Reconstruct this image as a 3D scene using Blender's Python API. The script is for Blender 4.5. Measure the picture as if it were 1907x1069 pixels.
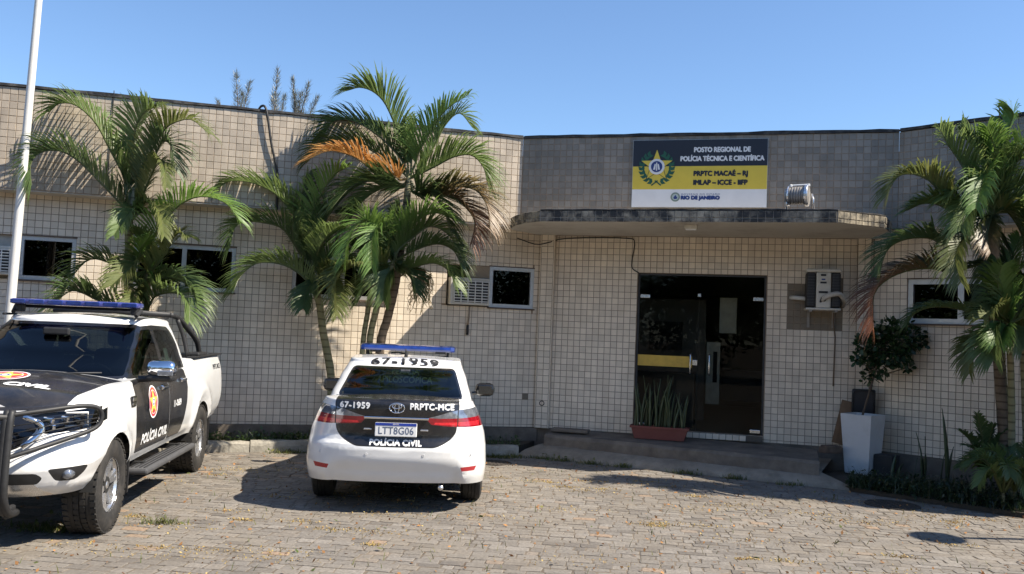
import bpy, bmesh, math, random
from mathutils import Vector, Matrix, Euler
from mathutils.bvhtree import BVHTree
from mathutils.geometry import tessellate_polygon
R = math.radians
random.seed(7)
scene = bpy.context.scene
for o in list(bpy.data.objects): bpy.data.objects.remove(o)
COL = scene.collection

# ------------------------------------------------------------------ camera
PW, PH, FPX = 1907.0, 1069.0, 1680.0          # photo size and focal length in its pixels
CAM = Vector((0, 0, 1.8))
_p = math.atan((617.0 - PH/2)/FPX); _r = math.atan(0.040)
_f = Vector((0, math.cos(_p), math.sin(_p))); _x = Vector((1, 0, 0)); _u = _x.cross(_f)
RX = _x*math.cos(_r) + _u*math.sin(_r); UX = _u*math.cos(_r) - _x*math.sin(_r)
cd = bpy.data.cameras.new('camera'); cam = bpy.data.objects.new('camera', cd); COL.objects.link(cam)
cd.sensor_width = 36; cd.lens = 36*FPX/PW; cd.clip_start = .05; cd.clip_end = 2000
m = Matrix((RX, UX, -_f)).transposed().to_4x4(); m.translation = CAM
cam.matrix_world = m
scene.camera = cam
scene.render.resolution_x, scene.render.resolution_y = 1024, 574
def ray(x, y): return _f*FPX + RX*(x-PW/2) - UX*(y-PH/2)
def at(x, y, Y):                              # point of the place seen at photo pixel (x, y), Y metres away
    d = ray(x, y); return CAM + d*(Y/d.y)
def project(P):
    v = Vector(P)-CAM; z = v.dot(_f)
    return (PW/2+FPX*v.dot(RX)/z, PH/2-FPX*v.dot(UX)/z, z)

# ------------------------------------------------------------------ sky, sun, exposure
SUN_AZ, SUN_EL = R(-14.6), R(48.0)            # azimuth from +X towards +Y
SUNV = Vector((math.cos(SUN_AZ)*math.cos(SUN_EL), math.sin(SUN_AZ)*math.cos(SUN_EL), math.sin(SUN_EL)))
world = bpy.data.worlds.new('World'); scene.world = world; world.use_nodes = True
wn = world.node_tree.nodes; wl = world.node_tree.links
bg = wn['Background']; sky = wn.new('ShaderNodeTexSky'); sky.sky_type = 'NISHITA'; sky.sun_disc = False
sky.sun_elevation = SUN_EL; sky.sun_rotation = math.atan2(SUNV.x, SUNV.y)
sky.air_density = 1.0; sky.dust_density = 0.2; sky.ozone_density = 6.0; sky.altitude = 10
wl.new(sky.outputs[0], bg.inputs[0]); bg.inputs[1].default_value = 0.10
ld = bpy.data.lights.new('sun', 'SUN'); sun = bpy.data.objects.new('sun', ld); COL.objects.link(sun)
ld.energy = 5.0; ld.angle = R(.53); ld.color = (1, .91, .77)
sun.rotation_euler = SUNV.to_track_quat('Z', 'Y').to_euler(); sun.location = (10, -5, 20)
vs = scene.view_settings; vs.view_transform = 'Standard'; vs.look = 'None'; vs.exposure = 0.97; vs.gamma = 1; vs.use_curve_mapping = False
scene.render.engine = 'CYCLES'
scene.cycles.max_bounces = 8; scene.cycles.transparent_max_bounces = 16; scene.cycles.caustics_reflective = False; scene.cycles.caustics_refractive = False

# ------------------------------------------------------------------ materials
MATS = {}
def material(name, col, rough=.6, metal=0, var=.15, vscale=6, bump=0, bscale=60, coat=0, spec=.5, col2=None, dirt=None, dscale=1.2, damt=.5, rnd=0, world_pos=False, stretch=None, dstretch=None):
    if name in MATS: return MATS[name]
    mt = bpy.data.materials.new(name); mt.use_nodes = True; MATS[name] = mt
    n = mt.node_tree.nodes; l = mt.node_tree.links; b = n['Principled BSDF']
    b.inputs['Roughness'].default_value = rough; b.inputs['Metallic'].default_value = metal
    b.inputs['Coat Weight'].default_value = coat; b.inputs['Specular IOR Level'].default_value = spec; b.inputs['Coat Roughness'].default_value = .04
    if world_pos: co = n.new('ShaderNodeNewGeometry').outputs['Position']
    else: co = n.new('ShaderNodeTexCoord').outputs['Object']
    if stretch:
        mp = n.new('ShaderNodeMapping'); mp.inputs['Scale'].default_value = stretch; l.new(co, mp.inputs[0]); co_s = mp.outputs[0]
    else: co_s = co
    nz = n.new('ShaderNodeTexNoise'); nz.inputs['Scale'].default_value = vscale; nz.inputs['Detail'].default_value = 6; nz.inputs['Roughness'].default_value = .65
    l.new(co_s, nz.inputs['Vector'])
    cr = n.new('ShaderNodeValToRGB'); l.new(nz.outputs[0], cr.inputs[0])
    c2 = col2 or tuple(min(1, c*(1+var)) for c in col); c1 = col if col2 else tuple(c*(1-var) for c in col)
    cr.color_ramp.elements[0].color = (*c1, 1); cr.color_ramp.elements[1].color = (*c2, 1)
    cr.color_ramp.elements[0].position = .32; cr.color_ramp.elements[1].position = .68
    out = cr.outputs[0]
    if rnd:
        g = n.new('ShaderNodeNewGeometry'); oi = n.new('ShaderNodeObjectInfo')
        ad = n.new('ShaderNodeMath'); ad.operation = 'ADD'; l.new(g.outputs['Random Per Island'], ad.inputs[0]); l.new(oi.outputs['Random'], ad.inputs[1])
        fr = n.new('ShaderNodeMath'); fr.operation = 'FRACT'; l.new(ad.outputs[0], fr.inputs[0])
        mr = n.new('ShaderNodeMapRange'); mr.inputs[3].default_value = 1-rnd; mr.inputs[4].default_value = 1+rnd; l.new(fr.outputs[0], mr.inputs[0])
        mx = n.new('ShaderNodeMix'); mx.data_type = 'RGBA'; mx.blend_type = 'MULTIPLY'; mx.inputs[0].default_value = 1
        l.new(out, mx.inputs[6]); l.new(mr.outputs[0], mx.inputs[7]); out = mx.outputs[2]
    if dirt:
        nd = n.new('ShaderNodeTexNoise'); nd.inputs['Scale'].default_value = dscale; nd.inputs['Detail'].default_value = 8; nd.inputs['Roughness'].default_value = .7
        if dstretch: dm = n.new('ShaderNodeMapping'); dm.inputs['Scale'].default_value = dstretch; l.new(co, dm.inputs[0]); l.new(dm.outputs[0], nd.inputs['Vector'])
        else: l.new(co, nd.inputs['Vector'])
        rp = n.new('ShaderNodeMapRange'); rp.inputs[1].default_value = .45; rp.inputs[2].default_value = .72; rp.inputs[4].default_value = damt; l.new(nd.outputs[0], rp.inputs[0])
        mx = n.new('ShaderNodeMix'); mx.data_type = 'RGBA'; l.new(rp.outputs[0], mx.inputs[0]); l.new(out, mx.inputs[6]); mx.inputs[7].default_value = (*dirt, 1); out = mx.outputs[2]
    l.new(out, b.inputs['Base Color'])
    rr = n.new('ShaderNodeMapRange'); rr.inputs[3].default_value = max(0, rough-.08); rr.inputs[4].default_value = min(1, rough+.1); l.new(nz.outputs[0], rr.inputs[0]); l.new(rr.outputs[0], b.inputs['Roughness'])
    if bump:
        bn = n.new('ShaderNodeTexNoise'); bn.inputs['Scale'].default_value = bscale; bn.inputs['Detail'].default_value = 5; l.new(co, bn.inputs['Vector'])
        bp = n.new('ShaderNodeBump'); bp.inputs['Strength'].default_value = bump; bp.inputs['Distance'].default_value = .01; l.new(bn.outputs[0], bp.inputs['Height']); l.new(bp.outputs[0], b.inputs['Normal'])
    return mt
def glass(name, tint=(.25, .3, .3), refl=1.0, rough=0.0):
    if name in MATS: return MATS[name]
    mt = bpy.data.materials.new(name); mt.use_nodes = True; MATS[name] = mt
    n = mt.node_tree.nodes; l = mt.node_tree.links; n.remove(n['Principled BSDF'])
    t = n.new('ShaderNodeBsdfTransparent'); t.inputs[0].default_value = (*tint, 1)
    g = n.new('ShaderNodeBsdfGlossy'); g.inputs['Roughness'].default_value = rough; g.inputs[0].default_value = (refl, refl, refl, 1)
    f = n.new('ShaderNodeFresnel'); f.inputs[0].default_value = 1.5
    mx = n.new('ShaderNodeMixShader'); l.new(f.outputs[0], mx.inputs[0]); l.new(t.outputs[0], mx.inputs[1]); l.new(g.outputs[0], mx.inputs[2])
    l.new(mx.outputs[0], n['Material Output'].inputs[0]); return mt
def leafmat(name, attr='leaf', rough=.42, trans=.3):
    if name in MATS: return MATS[name]
    mt = bpy.data.materials.new(name); mt.use_nodes = True; MATS[name] = mt
    n = mt.node_tree.nodes; l = mt.node_tree.links; b = n['Principled BSDF']
    a = n.new('ShaderNodeAttribute'); a.attribute_name = attr
    b.inputs['Roughness'].default_value = rough; b.inputs['Specular IOR Level'].default_value = .55
    l.new(a.outputs['Color'], b.inputs['Base Color'])
    t = n.new('ShaderNodeBsdfTranslucent'); hs = n.new('ShaderNodeHueSaturation'); hs.inputs['Value'].default_value = 1.5; hs.inputs['Hue'].default_value = .485
    l.new(a.outputs['Color'], hs.inputs['Color']); l.new(hs.outputs[0], t.inputs[0])
    mx = n.new('ShaderNodeMixShader'); mx.inputs[0].default_value = trans
    l.new(b.outputs[0], mx.inputs[1]); l.new(t.outputs[0], mx.inputs[2]); l.new(mx.outputs[0], n['Material Output'].inputs[0]); return mt

# ------------------------------------------------------------------ mesh helpers
class MB:
    def __init__(s): s.v = []; s.f = []; s.c = []; s.mi = []; s.cur = 0; s.m = Matrix.Identity(4)
    def add(s, vs_, fs, col=None):
        k = len(s.v); s.v += [tuple(s.m @ Vector(a)) for a in vs_]; s.f += [tuple(i+k for i in f) for f in fs]
        s.mi += [s.cur]*len(fs)
        s.c += [col or (1, 1, 1)]*len(vs_); return s
    def box(s, c, d, rot=None):
        h = [a/2 for a in d]; c = Vector(c); q = rot or Matrix.Identity(3)
        p = [c + q @ Vector((sx*h[0], sy*h[1], sz*h[2])) for sx in (-1, 1) for sy in (-1, 1) for sz in (-1, 1)]
        return s.add(p, [(0, 1, 3, 2), (4, 6, 7, 5), (0, 4, 5, 1), (2, 3, 7, 6), (0, 2, 6, 4), (1, 5, 7, 3)])
    def bbox(s, c, d, b=.01, rot=None):       # box with chamfered edges
        h = [a/2 for a in d]; c = Vector(c); q = rot or Matrix.Identity(3); bm = bmesh.new(); bmesh.ops.create_cube(bm, size=1)
        for v in bm.verts: v.co = Vector((v.co.x*d[0], v.co.y*d[1], v.co.z*d[2]))
        bmesh.ops.bevel(bm, geom=bm.edges[:], offset=min(b, min(h)*.9), segments=2, affect='EDGES', profile=.5)
        bm.verts.index_update(); s.add([c + q @ v.co for v in bm.verts], [[v.index for v in f.verts] for f in bm.faces]); bm.free(); return s
    def tube(s, pts, r, n=8, cap=True, col=None):
        pts = [Vector(p) for p in pts]; k = len(pts); rs = r if isinstance(r, (list, tuple)) else [r]*k
        vs_ = []; fs = []; up = None
        for i, p in enumerate(pts):
            t = (pts[min(i+1, k-1)]-pts[max(i-1, 0)]).normalized()
            if up is None: up = Vector((0, 0, 1)) if abs(t.z) < .9 else Vector((1, 0, 0))
            a = t.cross(up).normalized(); b = a.cross(t).normalized(); up = b
            for j in range(n):
                th = 2*math.pi*j/n; vs_.append(p + (a*math.cos(th)+b*math.sin(th))*rs[i])
        for i in range(k-1):
            for j in range(n): j2 = (j+1) % n; fs.append((i*n+j, i*n+j2, (i+1)*n+j2, (i+1)*n+j))
        if cap: fs.append(tuple(range(n))[::-1]); fs.append(tuple(range((k-1)*n, k*n)))
        return s.add(vs_, fs, col)
    def lathe(s, prof, n=32, axis='Z', close=False):    # prof: (radius, height)
        vs_ = []; fs = []; k = len(prof)
        for i, (r, h) in enumerate(prof):
            for j in range(n):
                th = 2*math.pi*j/n; a, b = r*math.cos(th), r*math.sin(th)
                vs_.append((a, b, h) if axis == 'Z' else ((a, h, b) if axis == 'Y' else (h, a, b)))
        for i in range(k if close else k-1):
            i2 = (i+1) % k
            for j in range(n): j2 = (j+1) % n; fs.append((i*n+j, i*n+j2, i2*n+j2, i2*n+j))
        return s.add(vs_, fs)
    def prism(s, poly, z0, z1, axis='Z'):
        k = len(poly); g = lambda a, b, h: (a, b, h) if axis == 'Z' else ((a, h, b) if axis == 'Y' else (h, a, b))
        vs_ = [g(a, b, z0) for a, b in poly]+[g(a, b, z1) for a, b in poly]
        fs = [(i, (i+1) % k, k+(i+1) % k, k+i) for i in range(k)]
        tri = tessellate_polygon([[Vector((a, b, 0)) for a, b in poly]])
        fs += [tuple(t) for t in tri]+[tuple(k+i for i in t) for t in tri]
        return s.add(vs_, fs)
    def build(s, name, mat, parent=None, smooth=False, world=True, attr=None, kind=None, recalc=False):
        me = bpy.data.meshes.new(name); me.from_pydata(s.v, [], s.f)
        for m_ in (mat if isinstance(mat, (list, tuple)) else [mat]): me.materials.append(m_)
        if isinstance(mat, (list, tuple)): me.polygons.foreach_set('material_index', s.mi)
        if attr:
            ca = me.color_attributes.new(attr, 'FLOAT_COLOR', 'POINT'); ca.data.foreach_set('color', [x for c in s.c for x in (c[0], c[1], c[2], 1)])
        if recalc:
            bm = bmesh.new(); bm.from_mesh(me); bmesh.ops.recalc_face_normals(bm, faces=bm.faces); bm.to_mesh(me); bm.free()
        if smooth: me.polygons.foreach_set('use_smooth', [True]*len(me.polygons))
        me.update(); return link(name, me, parent, world, kind)
def link(name, me, parent=None, world=True, kind=None):
    o = bpy.data.objects.new(name, me); COL.objects.link(o)
    if parent:
        o.parent = parent
        if world: o.matrix_parent_inverse = (root_of(parent)).inverted()
    if kind: o['kind'] = kind
    return o
def root_of(o):                               # world matrix from local data only
    mtx = o.matrix_basis.copy()
    if o.parent: mtx = root_of(o.parent) @ o.matrix_parent_inverse @ mtx
    return mtx
def autosmooth(o, ang=35):
    me = o.data; bm = bmesh.new(); bm.from_mesh(me)
    for f in bm.faces: f.smooth = True
    for e in bm.edges: e.smooth = not (len(e.link_faces) == 2 and e.calc_face_angle(0) > R(ang))
    bm.to_mesh(me); bm.free(); return o
def thing(name, label, cat, loc=(0, 0, 0), rotz=0, group=None):
    o = bpy.data.objects.new(name, None); COL.objects.link(o); o.location = loc; o.rotation_euler = (0, 0, rotz); o.empty_display_size = .2
    return tag(o, label, cat, group)
def tag(o, label, cat, group=None):
    o['label'] = label; o['category'] = cat
    if group: o['group'] = group
    return o
def structure(o): o['kind'] = 'structure'; return o
def spline(pts, n):                           # Catmull-Rom through pts, n points
    P = [Vector(p) for p in pts]; P = [P[0]*2-P[1]]+P+[P[-1]*2-P[-2]]; k = len(P)-3; out = []
    for i in range(n):
        t = i/(n-1)*k; j = min(int(t), k-1); t -= j; a, b, c, d = P[j:j+4]
        out.append(.5*((2*b)+(c-a)*t+(2*a-5*b+4*c-d)*t*t+(3*b-a-3*c+d)*t**3))
    return out
def rotz2(v, a): return (v[0]*math.cos(a)-v[1]*math.sin(a), v[0]*math.sin(a)+v[1]*math.cos(a))
BOLD = ((0, 0), (.5, .15), (-.5, -.15), (.25, -.5), (-.25, .5))
def text_geo(s, size, bold=0, align='CENTER', spacing=1, shear=0, res=3, xscale=1):
    cu = bpy.data.curves.new('t', 'FONT'); cu.body = s; cu.size = size; cu.align_x = align; cu.align_y = 'CENTER'; cu.offset = bold; cu.space_character = spacing; cu.shear = shear; cu.resolution_u = res
    o = bpy.data.objects.new('t', cu); COL.objects.link(o); dg = bpy.context.evaluated_depsgraph_get(); me = bpy.data.meshes.new_from_object(o.evaluated_get(dg))
    vv = [(v.co.x*xscale, v.co.y) for v in me.vertices]; ff = [tuple(p.vertices) for p in me.polygons]
    bpy.data.objects.remove(o); bpy.data.curves.remove(cu); bpy.data.meshes.remove(me); return vv, ff
# ================================================================== GROUND
m_joint = material('joint_sand', (.075, .06, .045), .95, col2=(.19, .155, .115), vscale=2.5, bump=.5, bscale=90)
m_dirt = material('dirt', (.09, .07, .05), .95, col2=(.16, .125, .085), vscale=3, bump=.6, bscale=40)
m_conc = material('worn_concrete', (.12, .10, .08), .9, col2=(.24, .20, .16), vscale=3.5, bump=.35, bscale=50, dirt=(.07, .06, .05), dscale=2.2, damt=.6, world_pos=True)
m_kerb = material('kerb_stone', (.27, .25, .21), .9, col2=(.42, .39, .33), vscale=6, bump=.6, bscale=35, dirt=(.12, .10, .07), dscale=5, damt=.7, world_pos=True)
def stonemat():
    mt = bpy.data.materials.new('granite_sett'); mt.use_nodes = True; n = mt.node_tree.nodes; l = mt.node_tree.links; b = n['Principled BSDF']
    g = n.new('ShaderNodeNewGeometry'); oi = n.new('ShaderNodeObjectInfo'); ad = n.new('ShaderNodeMath'); fr = n.new('ShaderNodeMath'); fr.operation = 'FRACT'
    l.new(g.outputs['Random Per Island'], ad.inputs[0]); l.new(oi.outputs['Random'], ad.inputs[1]); l.new(ad.outputs[0], fr.inputs[0])
    cr = n.new('ShaderNodeValToRGB'); l.new(fr.outputs[0], cr.inputs[0]); e = cr.color_ramp; e.interpolation = 'LINEAR'
    e.elements[0].color = (.155, .135, .115, 1); e.elements[1].color = (.36, .24, .15, 1); e.elements[1].position = 1
    for p, c in ((.2, (.235, .21, .18)), (.45, (.21, .187, .16)), (.62, (.29, .26, .225)), (.8, (.225, .195, .16)), (.965, (.27, .235, .195)), (.985, (.33, .235, .16))):
        q = e.elements.new(p); q.color = (*c, 1)
    nz = n.new('ShaderNodeTexNoise'); nz.inputs['Scale'].default_value = 34; nz.inputs['Detail'].default_value = 6; l.new(g.outputs['Position'], nz.inputs['Vector'])
    mr = n.new('ShaderNodeMapRange'); mr.inputs[1].default_value = .3; mr.inputs[2].default_value = .7; mr.inputs[3].default_value = .72; mr.inputs[4].default_value = 1.25; l.new(nz.outputs[0], mr.inputs[0])
    mx = n.new('ShaderNodeMix'); mx.data_type = 'RGBA'; mx.blend_type = 'MULTIPLY'; mx.inputs[0].default_value = 1; l.new(cr.outputs[0], mx.inputs[6]); l.new(mr.outputs[0], mx.inputs[7])
    n2 = n.new('ShaderNodeTexNoise'); n2.inputs['Scale'].default_value = .9; n2.inputs['Detail'].default_value = 7; n2.inputs['Roughness'].default_value = .7; l.new(g.outputs['Position'], n2.inputs['Vector'])
    m2 = n.new('ShaderNodeMapRange'); m2.inputs[1].default_value = .45; m2.inputs[2].default_value = .75; m2.inputs[4].default_value = .65; l.new(n2.outputs[0], m2.inputs[0])
    mz = n.new('ShaderNodeMix'); mz.data_type = 'RGBA'; l.new(m2.outputs[0], mz.inputs[0]); l.new(mx.outputs[2], mz.inputs[6]); mz.inputs[7].default_value = (.27, .225, .165, 1)
    n3 = n.new('ShaderNodeTexNoise'); n3.inputs['Scale'].default_value = .55; n3.inputs['Detail'].default_value = 8; n3.inputs['Roughness'].default_value = .72; l.new(g.outputs['Position'], n3.inputs['Vector'])
    m3 = n.new('ShaderNodeMapRange'); m3.inputs[1].default_value = .52; m3.inputs[2].default_value = .70; m3.inputs[4].default_value = .55; l.new(n3.outputs[0], m3.inputs[0])
    my = n.new('ShaderNodeMix'); my.data_type = 'RGBA'; l.new(m3.outputs[0], my.inputs[0]); l.new(mz.outputs[2], my.inputs[6]); my.inputs[7].default_value = (.14, .12, .10, 1)
    hs = n.new('ShaderNodeHueSaturation'); hs.inputs['Value'].default_value = .75; hs.inputs['Saturation'].default_value = .92; l.new(my.outputs[2], hs.inputs['Color']); l.new(hs.outputs[0], b.inputs['Base Color']); b.inputs['Roughness'].default_value = .85
    bp = n.new('ShaderNodeBump'); bp.inputs['Strength'].default_value = .5; bp.inputs['Distance'].default_value = .008; l.new(nz.outputs[0], bp.inputs['Height']); l.new(bp.outputs[0], b.inputs['Normal'])
    return mt
m_sett = stonemat()
structure(MB().add([(-300, -300, -.06), (300, -300, -.06), (300, 300, -.06), (-300, 300, -.06)], [(0, 1, 2, 3)]).build('ground', m_dirt))
KERB = [(-14, 9.48), (-3.98, 12.36), (-2.75, 12.71), (.2, 13.22), (4.15, 11.335), (5.65, 9.88), (9, 6.6), (20, -4)]
def kerb_y(x):
    for (a, b), (c, d) in zip(KERB, KERB[1:]):
        if a <= x <= c: return b+(d-b)*(x-a)/(c-a)
    return -99
poly = [(-14, -6), (-14, 9.48)]+KERB[1:-2]+[(9, 6.6), (9, -6)]
pav = MB()
tri = tessellate_polygon([[Vector((a, b, 0)) for a, b in poly]])
pav.add([(a, b, -.0042) for a, b in poly], [tuple(t) for t in tri]); pav = structure(pav.build('cobblestone_paving', m_joint, recalc=True))
# setts in wandering courses
setts = []; ang = R(-7); ca, sa = math.cos(ang), math.sin(ang)
rs = random.Random(3); v = 3.0
while v < 16.5:
    d = rs.uniform(.10, .135); uu = -14+rs.random()*.2
    while uu < 14:
        w = rs.choice((.10, .13, .15, .18, .21))*rs.uniform(.9, 1.12)
        wob = .03*math.sin(uu*.45+v*.5)+.008*math.sin(uu*2.1+v)
        cx, cy = uu+w/2, v+d/2+wob; x, y = cx*ca-cy*sa, cx*sa+cy*ca
        if -10.5 < x < 8.6 and 4.2 < y < kerb_y(x)-.06: setts.append((x, y, w-rs.uniform(.005, .016), d-rs.uniform(.005, .016), rs.random()))
        uu += w
    v += d
def sett_geo(w, d, r):
    q = random.Random(r); j = lambda: q.uniform(-.009, .007); hx, hy, c = w/2, d/2, min(w, d)*.10
    out = [(-hx+c, -hy), (hx-c, -hy), (hx, -hy+c), (hx, hy-c), (hx-c, hy), (-hx+c, hy), (-hx, hy-c), (-hx, -hy+c)]
    out = [(a+j(), b+j()) for a, b in out]; zt = q.uniform(-.003, .002); tx, ty = q.uniform(-.02, .02), q.uniform(-.02, .02)
    vs_ = [(a, b, -.03) for a, b in out]+[(a*.99, b*.99, zt-.0018+a*tx+b*ty) for a, b in out]+[(a*.94, b*.94, zt+a*tx+b*ty) for a, b in out]+[(0, 0, zt+.0008)]
    fs = [(i, (i+1) % 8, 8+(i+1) % 8, 8+i) for i in range(8)]+[(8+i, 8+(i+1) % 8, 16+(i+1) % 8, 16+i) for i in range(8)]+[(16+i, 16+(i+1) % 8, 24) for i in range(8)]
    return vs_, fs
near = []
for i, s_ in enumerate(setts):
    px, py, z = project((s_[0], s_[1], 0))
    if z > 1 and 5 < px < PW-5 and 5 < py < PH-12 and not (s_[0] < -2.9 and s_[1] > 6.2): near.append((z, i))
near = set(i for z, i in sorted(near)[:300])
variants = []
for k in range(24):
    q = random.Random(k+90); w, d = (.10+.014*(k % 9)), .10+.008*(k//6); vv, ff = sett_geo(1*w, d, k*7+1)
    me = bpy.data.meshes.new('stone'); me.from_pydata(vv, [], ff); me.materials.append(m_sett); variants.append((w, d, me))
rest = MB()
for i, (x, y, w, d, r) in enumerate(setts):
    if i in near:
        cw, cdp, me = min(variants, key=lambda t: abs(t[0]-w)+.02*((r*997) % 1)); o = link('stone', me, pav); o.location = (x, y, 0); o.rotation_euler = (0, 0, ang); o.scale = (w/cw, d/cdp, 1)
    else:
        vv, ff = sett_geo(w, d, r); rest.add([(a*ca-b*sa+x, a*sa+b*ca+y, z) for a, b, z in vv], ff)
rest.build('paving_stones', m_sett, pav, kind='stuff')
# kerb, planting beds, pavement and doorstep
kerb = bpy.data.objects.new('kerb', None); COL.objects.link(kerb); kerb['kind'] = 'structure'; kerb.location = (-3, 12.5, 0)
def kerb_run(a, b, z, seed, L=.95):
    a, b = Vector((*a, 0)), Vector((*b, 0)); q = random.Random(seed); t = 0; D = (b-a).length; u = (b-a).normalized(); n = Vector((-u.y, u.x, 0))
    while t < D-.05:
        w = min(L*q.uniform(.8, 1.2), D-t); mb = MB(); ks = max(2, int(w/.14)); hh = z+q.uniform(-.02, .012)
        prof = [(.0, -.04), (.004, hh*.55), (.018, hh-.03), (.045, hh), (.13, hh+.004), (.14, -.04)]
        vs_ = []; fs = []
        for i in range(ks+1):
            s_ = t+.006+(w-.012)*i/ks
            for (o_, h_) in prof:
                jx = q.uniform(-.009, .009) if h_ > 0 else 0; vs_.append(a+u*s_+n*(o_+jx)+Vector((0, 0, h_+(q.uniform(-.012, .006) if h_ > .05 else 0))))
        k = len(prof)
        for i in range(ks):
            for j in range(k-1): fs.append((i*k+j, (i+1)*k+j, (i+1)*k+j+1, i*k+j+1))
        fs += [tuple(range(k)), tuple(range(ks*k, ks*k+k))[::-1]]
        mb.add(vs_, fs).build('kerbstone', m_kerb, kerb, recalc=True); t += w
kerb_run((-9, 10.92), (-2.75, 12.71), .155, 1); kerb_run((-2.75, 12.71), (.2, 13.22), .15, 2)
def sheet(name, poly, z, mat, thick=.3, kind=True, bumpy=0):
    o = MB().prism(poly, z-thick, z).build(name, mat, recalc=True); return structure(o) if kind else o
m_soil = material('bed_soil', (.045, .036, .026), .95, col2=(.09, .07, .05), vscale=8, bump=.9, bscale=30)
sheet('planting_bed', [(-10, 10.72), (-3.94, 12.46), (-2.72, 12.81), (.17, 13.32), (.5, 14.2), (-10, 11.2)], .125, m_soil)
sheet('planting_bed', [(4.25, 11.36), (9, 6.72), (10, 8), (5.5, 13.0), (4.3, 12.6)], .04, m_soil)
pvm = MB(); q = random.Random(15); vs_ = []; fs = []
for i in range(19):
    t = i/18; f = Vector((.18+4.16*t, 13.24-1.96*t, 0)); g = Vector((.50+3.56*t, 13.43-1.76*t, .155)); f.y += q.uniform(-.03, .02); md = f.lerp(g, .35)
    vs_ += [(f.x, f.y, -.03), (f.x, f.y+.008, .025+q.uniform(-.008, .006)), (md.x, md.y, .085+q.uniform(-.012, .008)), tuple(g), (g.x+.6, g.y+1.3, .165)]
for i in range(18):
    for j in range(4): fs.append((i*5+j, (i+1)*5+j, (i+1)*5+j+1, i*5+j+1))
m_conc2 = material('pavement_concrete', (.22, .185, .145), .9, col2=(.34, .29, .23), vscale=4, bump=.3, bscale=50, dirt=(.10, .085, .065), dscale=3.0, damt=.6, world_pos=True)
pvm.add(vs_, fs); structure(pvm.build('pavement', m_conc2, smooth=True))
ds = MB(); q = random.Random(5)
front = [(.56, 13.36)]+[(.6+(4.02-.6)*t, 13.36+(11.60-13.36)*t) for t in [i/18 for i in range(1, 18)]]+[(4.02, 11.60)]
front = [(a+q.uniform(-.012, .012), b+q.uniform(-.015, .01)) for a, b in front]
k = len(front); back = [(a+.32, b+1.05) for a, b in front]; vs_ = []; fs = []
for (a, b), (c, d) in zip(front, back): vs_ += [(a, b-.01, -.02), (a, b, .15+q.uniform(-.02, .02)), (a, b+.005, .265+q.uniform(-.012, .008)), (a+.01, b+.035, .305+q.uniform(-.008, .004)), (c, d, .325)]
for i in range(k-1):
    for j in range(4): fs.append((i*5+j, (i+1)*5+j, (i+1)*5+j+1, i*5+j+1))
fs += [(0, 1, 2, 3, 4), tuple((k-1)*5+j for j in range(5))[::-1]]
structure(ds.add(vs_, fs).build('doorstep', m_conc, recalc=True))

# ================================================================== BUILDING
bld = thing('office_building', 'low beige tiled office building with flat entrance canopy and black roof edge', 'building', (2.0, 14.0, 0))
PT = .0953
B2, C2 = Vector((.085, 13.631)), Vector((5.230, 12.256))
uL, uC, uR = Vector((.9616, .2744)).normalized(), Vector((.9661, -.2581)).normalized(), Vector((.686, -.7276)).normalized()
inw = lambda u: Vector((-u.y, u.x))
bL, cR = Vector((.4755, 14.106)), Vector((5.1424, 12.8592))        # inner corners of the lower walls
m_grout = material('grout', (.27, .205, .15), .95, var=.3, vscale=8, world_pos=True)
m_tile = material('cream_tile', (.755, .66, .535), .34, var=.07, vscale=3, rnd=.10, dirt=(.50, .40, .30), dscale=2.2, damt=.42, dstretch=(1, 1, .22), world_pos=True)
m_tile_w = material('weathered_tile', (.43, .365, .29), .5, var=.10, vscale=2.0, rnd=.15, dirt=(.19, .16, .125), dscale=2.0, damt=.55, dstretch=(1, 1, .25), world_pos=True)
m_tile_shade = material('shaded_weathered_tile', (.225, .205, .178), .55, var=.12, vscale=2.0, rnd=.17, dirt=(.11, .10, .088), dscale=2.2, damt=.6, world_pos=True, dstretch=(1, 1, .3))  # darker copy for centre and right parapets: their shade and grime in the colour
m_tile_c = material('stained_tile', (.36, .31, .23), .6, var=.12, vscale=4, rnd=.15, dirt=(.022, .021, .02), dscale=3.2, damt=1.0, world_pos=True); _mr = [n_ for n_ in m_tile_c.node_tree.nodes if n_.type == 'MAP_RANGE' and n_.inputs[4].default_value == 1.0][0]; _mr.inputs[1].default_value = .40; _mr.inputs[2].default_value = .56
m_tile_b = material('brown_tile', (.20, .165, .12), .6, var=.1, vscale=4, rnd=.1, world_pos=True)
m_plaster = material('white_plaster', (.52, .48, .42), .9, var=.1, vscale=2, bump=.2, bscale=60, dirt=(.25, .21, .17), dscale=2.0, damt=.7, world_pos=True)
m_tan = material('tan_plaster', (.42, .32, .22), .9, var=.12, vscale=5, bump=.3, world_pos=True)
m_black = material('roof_felt', (.012, .012, .014), .7, var=.4, vscale=7, dirt=(.30, .28, .25), dscale=4, damt=.35, bump=.5, bscale=30, world_pos=True)
m_alu = material('aluminium', (.50, .50, .49), .42, .6, var=.08, vscale=9)
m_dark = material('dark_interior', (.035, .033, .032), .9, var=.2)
m_brownsill = material('sill_brown', (.12, .085, .065), .8, var=.2, vscale=10)
tiles = []                                    # (wall, material key, matrix, w, h, full)
def wp(P, u, a, z, out=0.0): q = P+u*a-inw(u)*out; return Vector((q.x, q.y, z))
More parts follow.
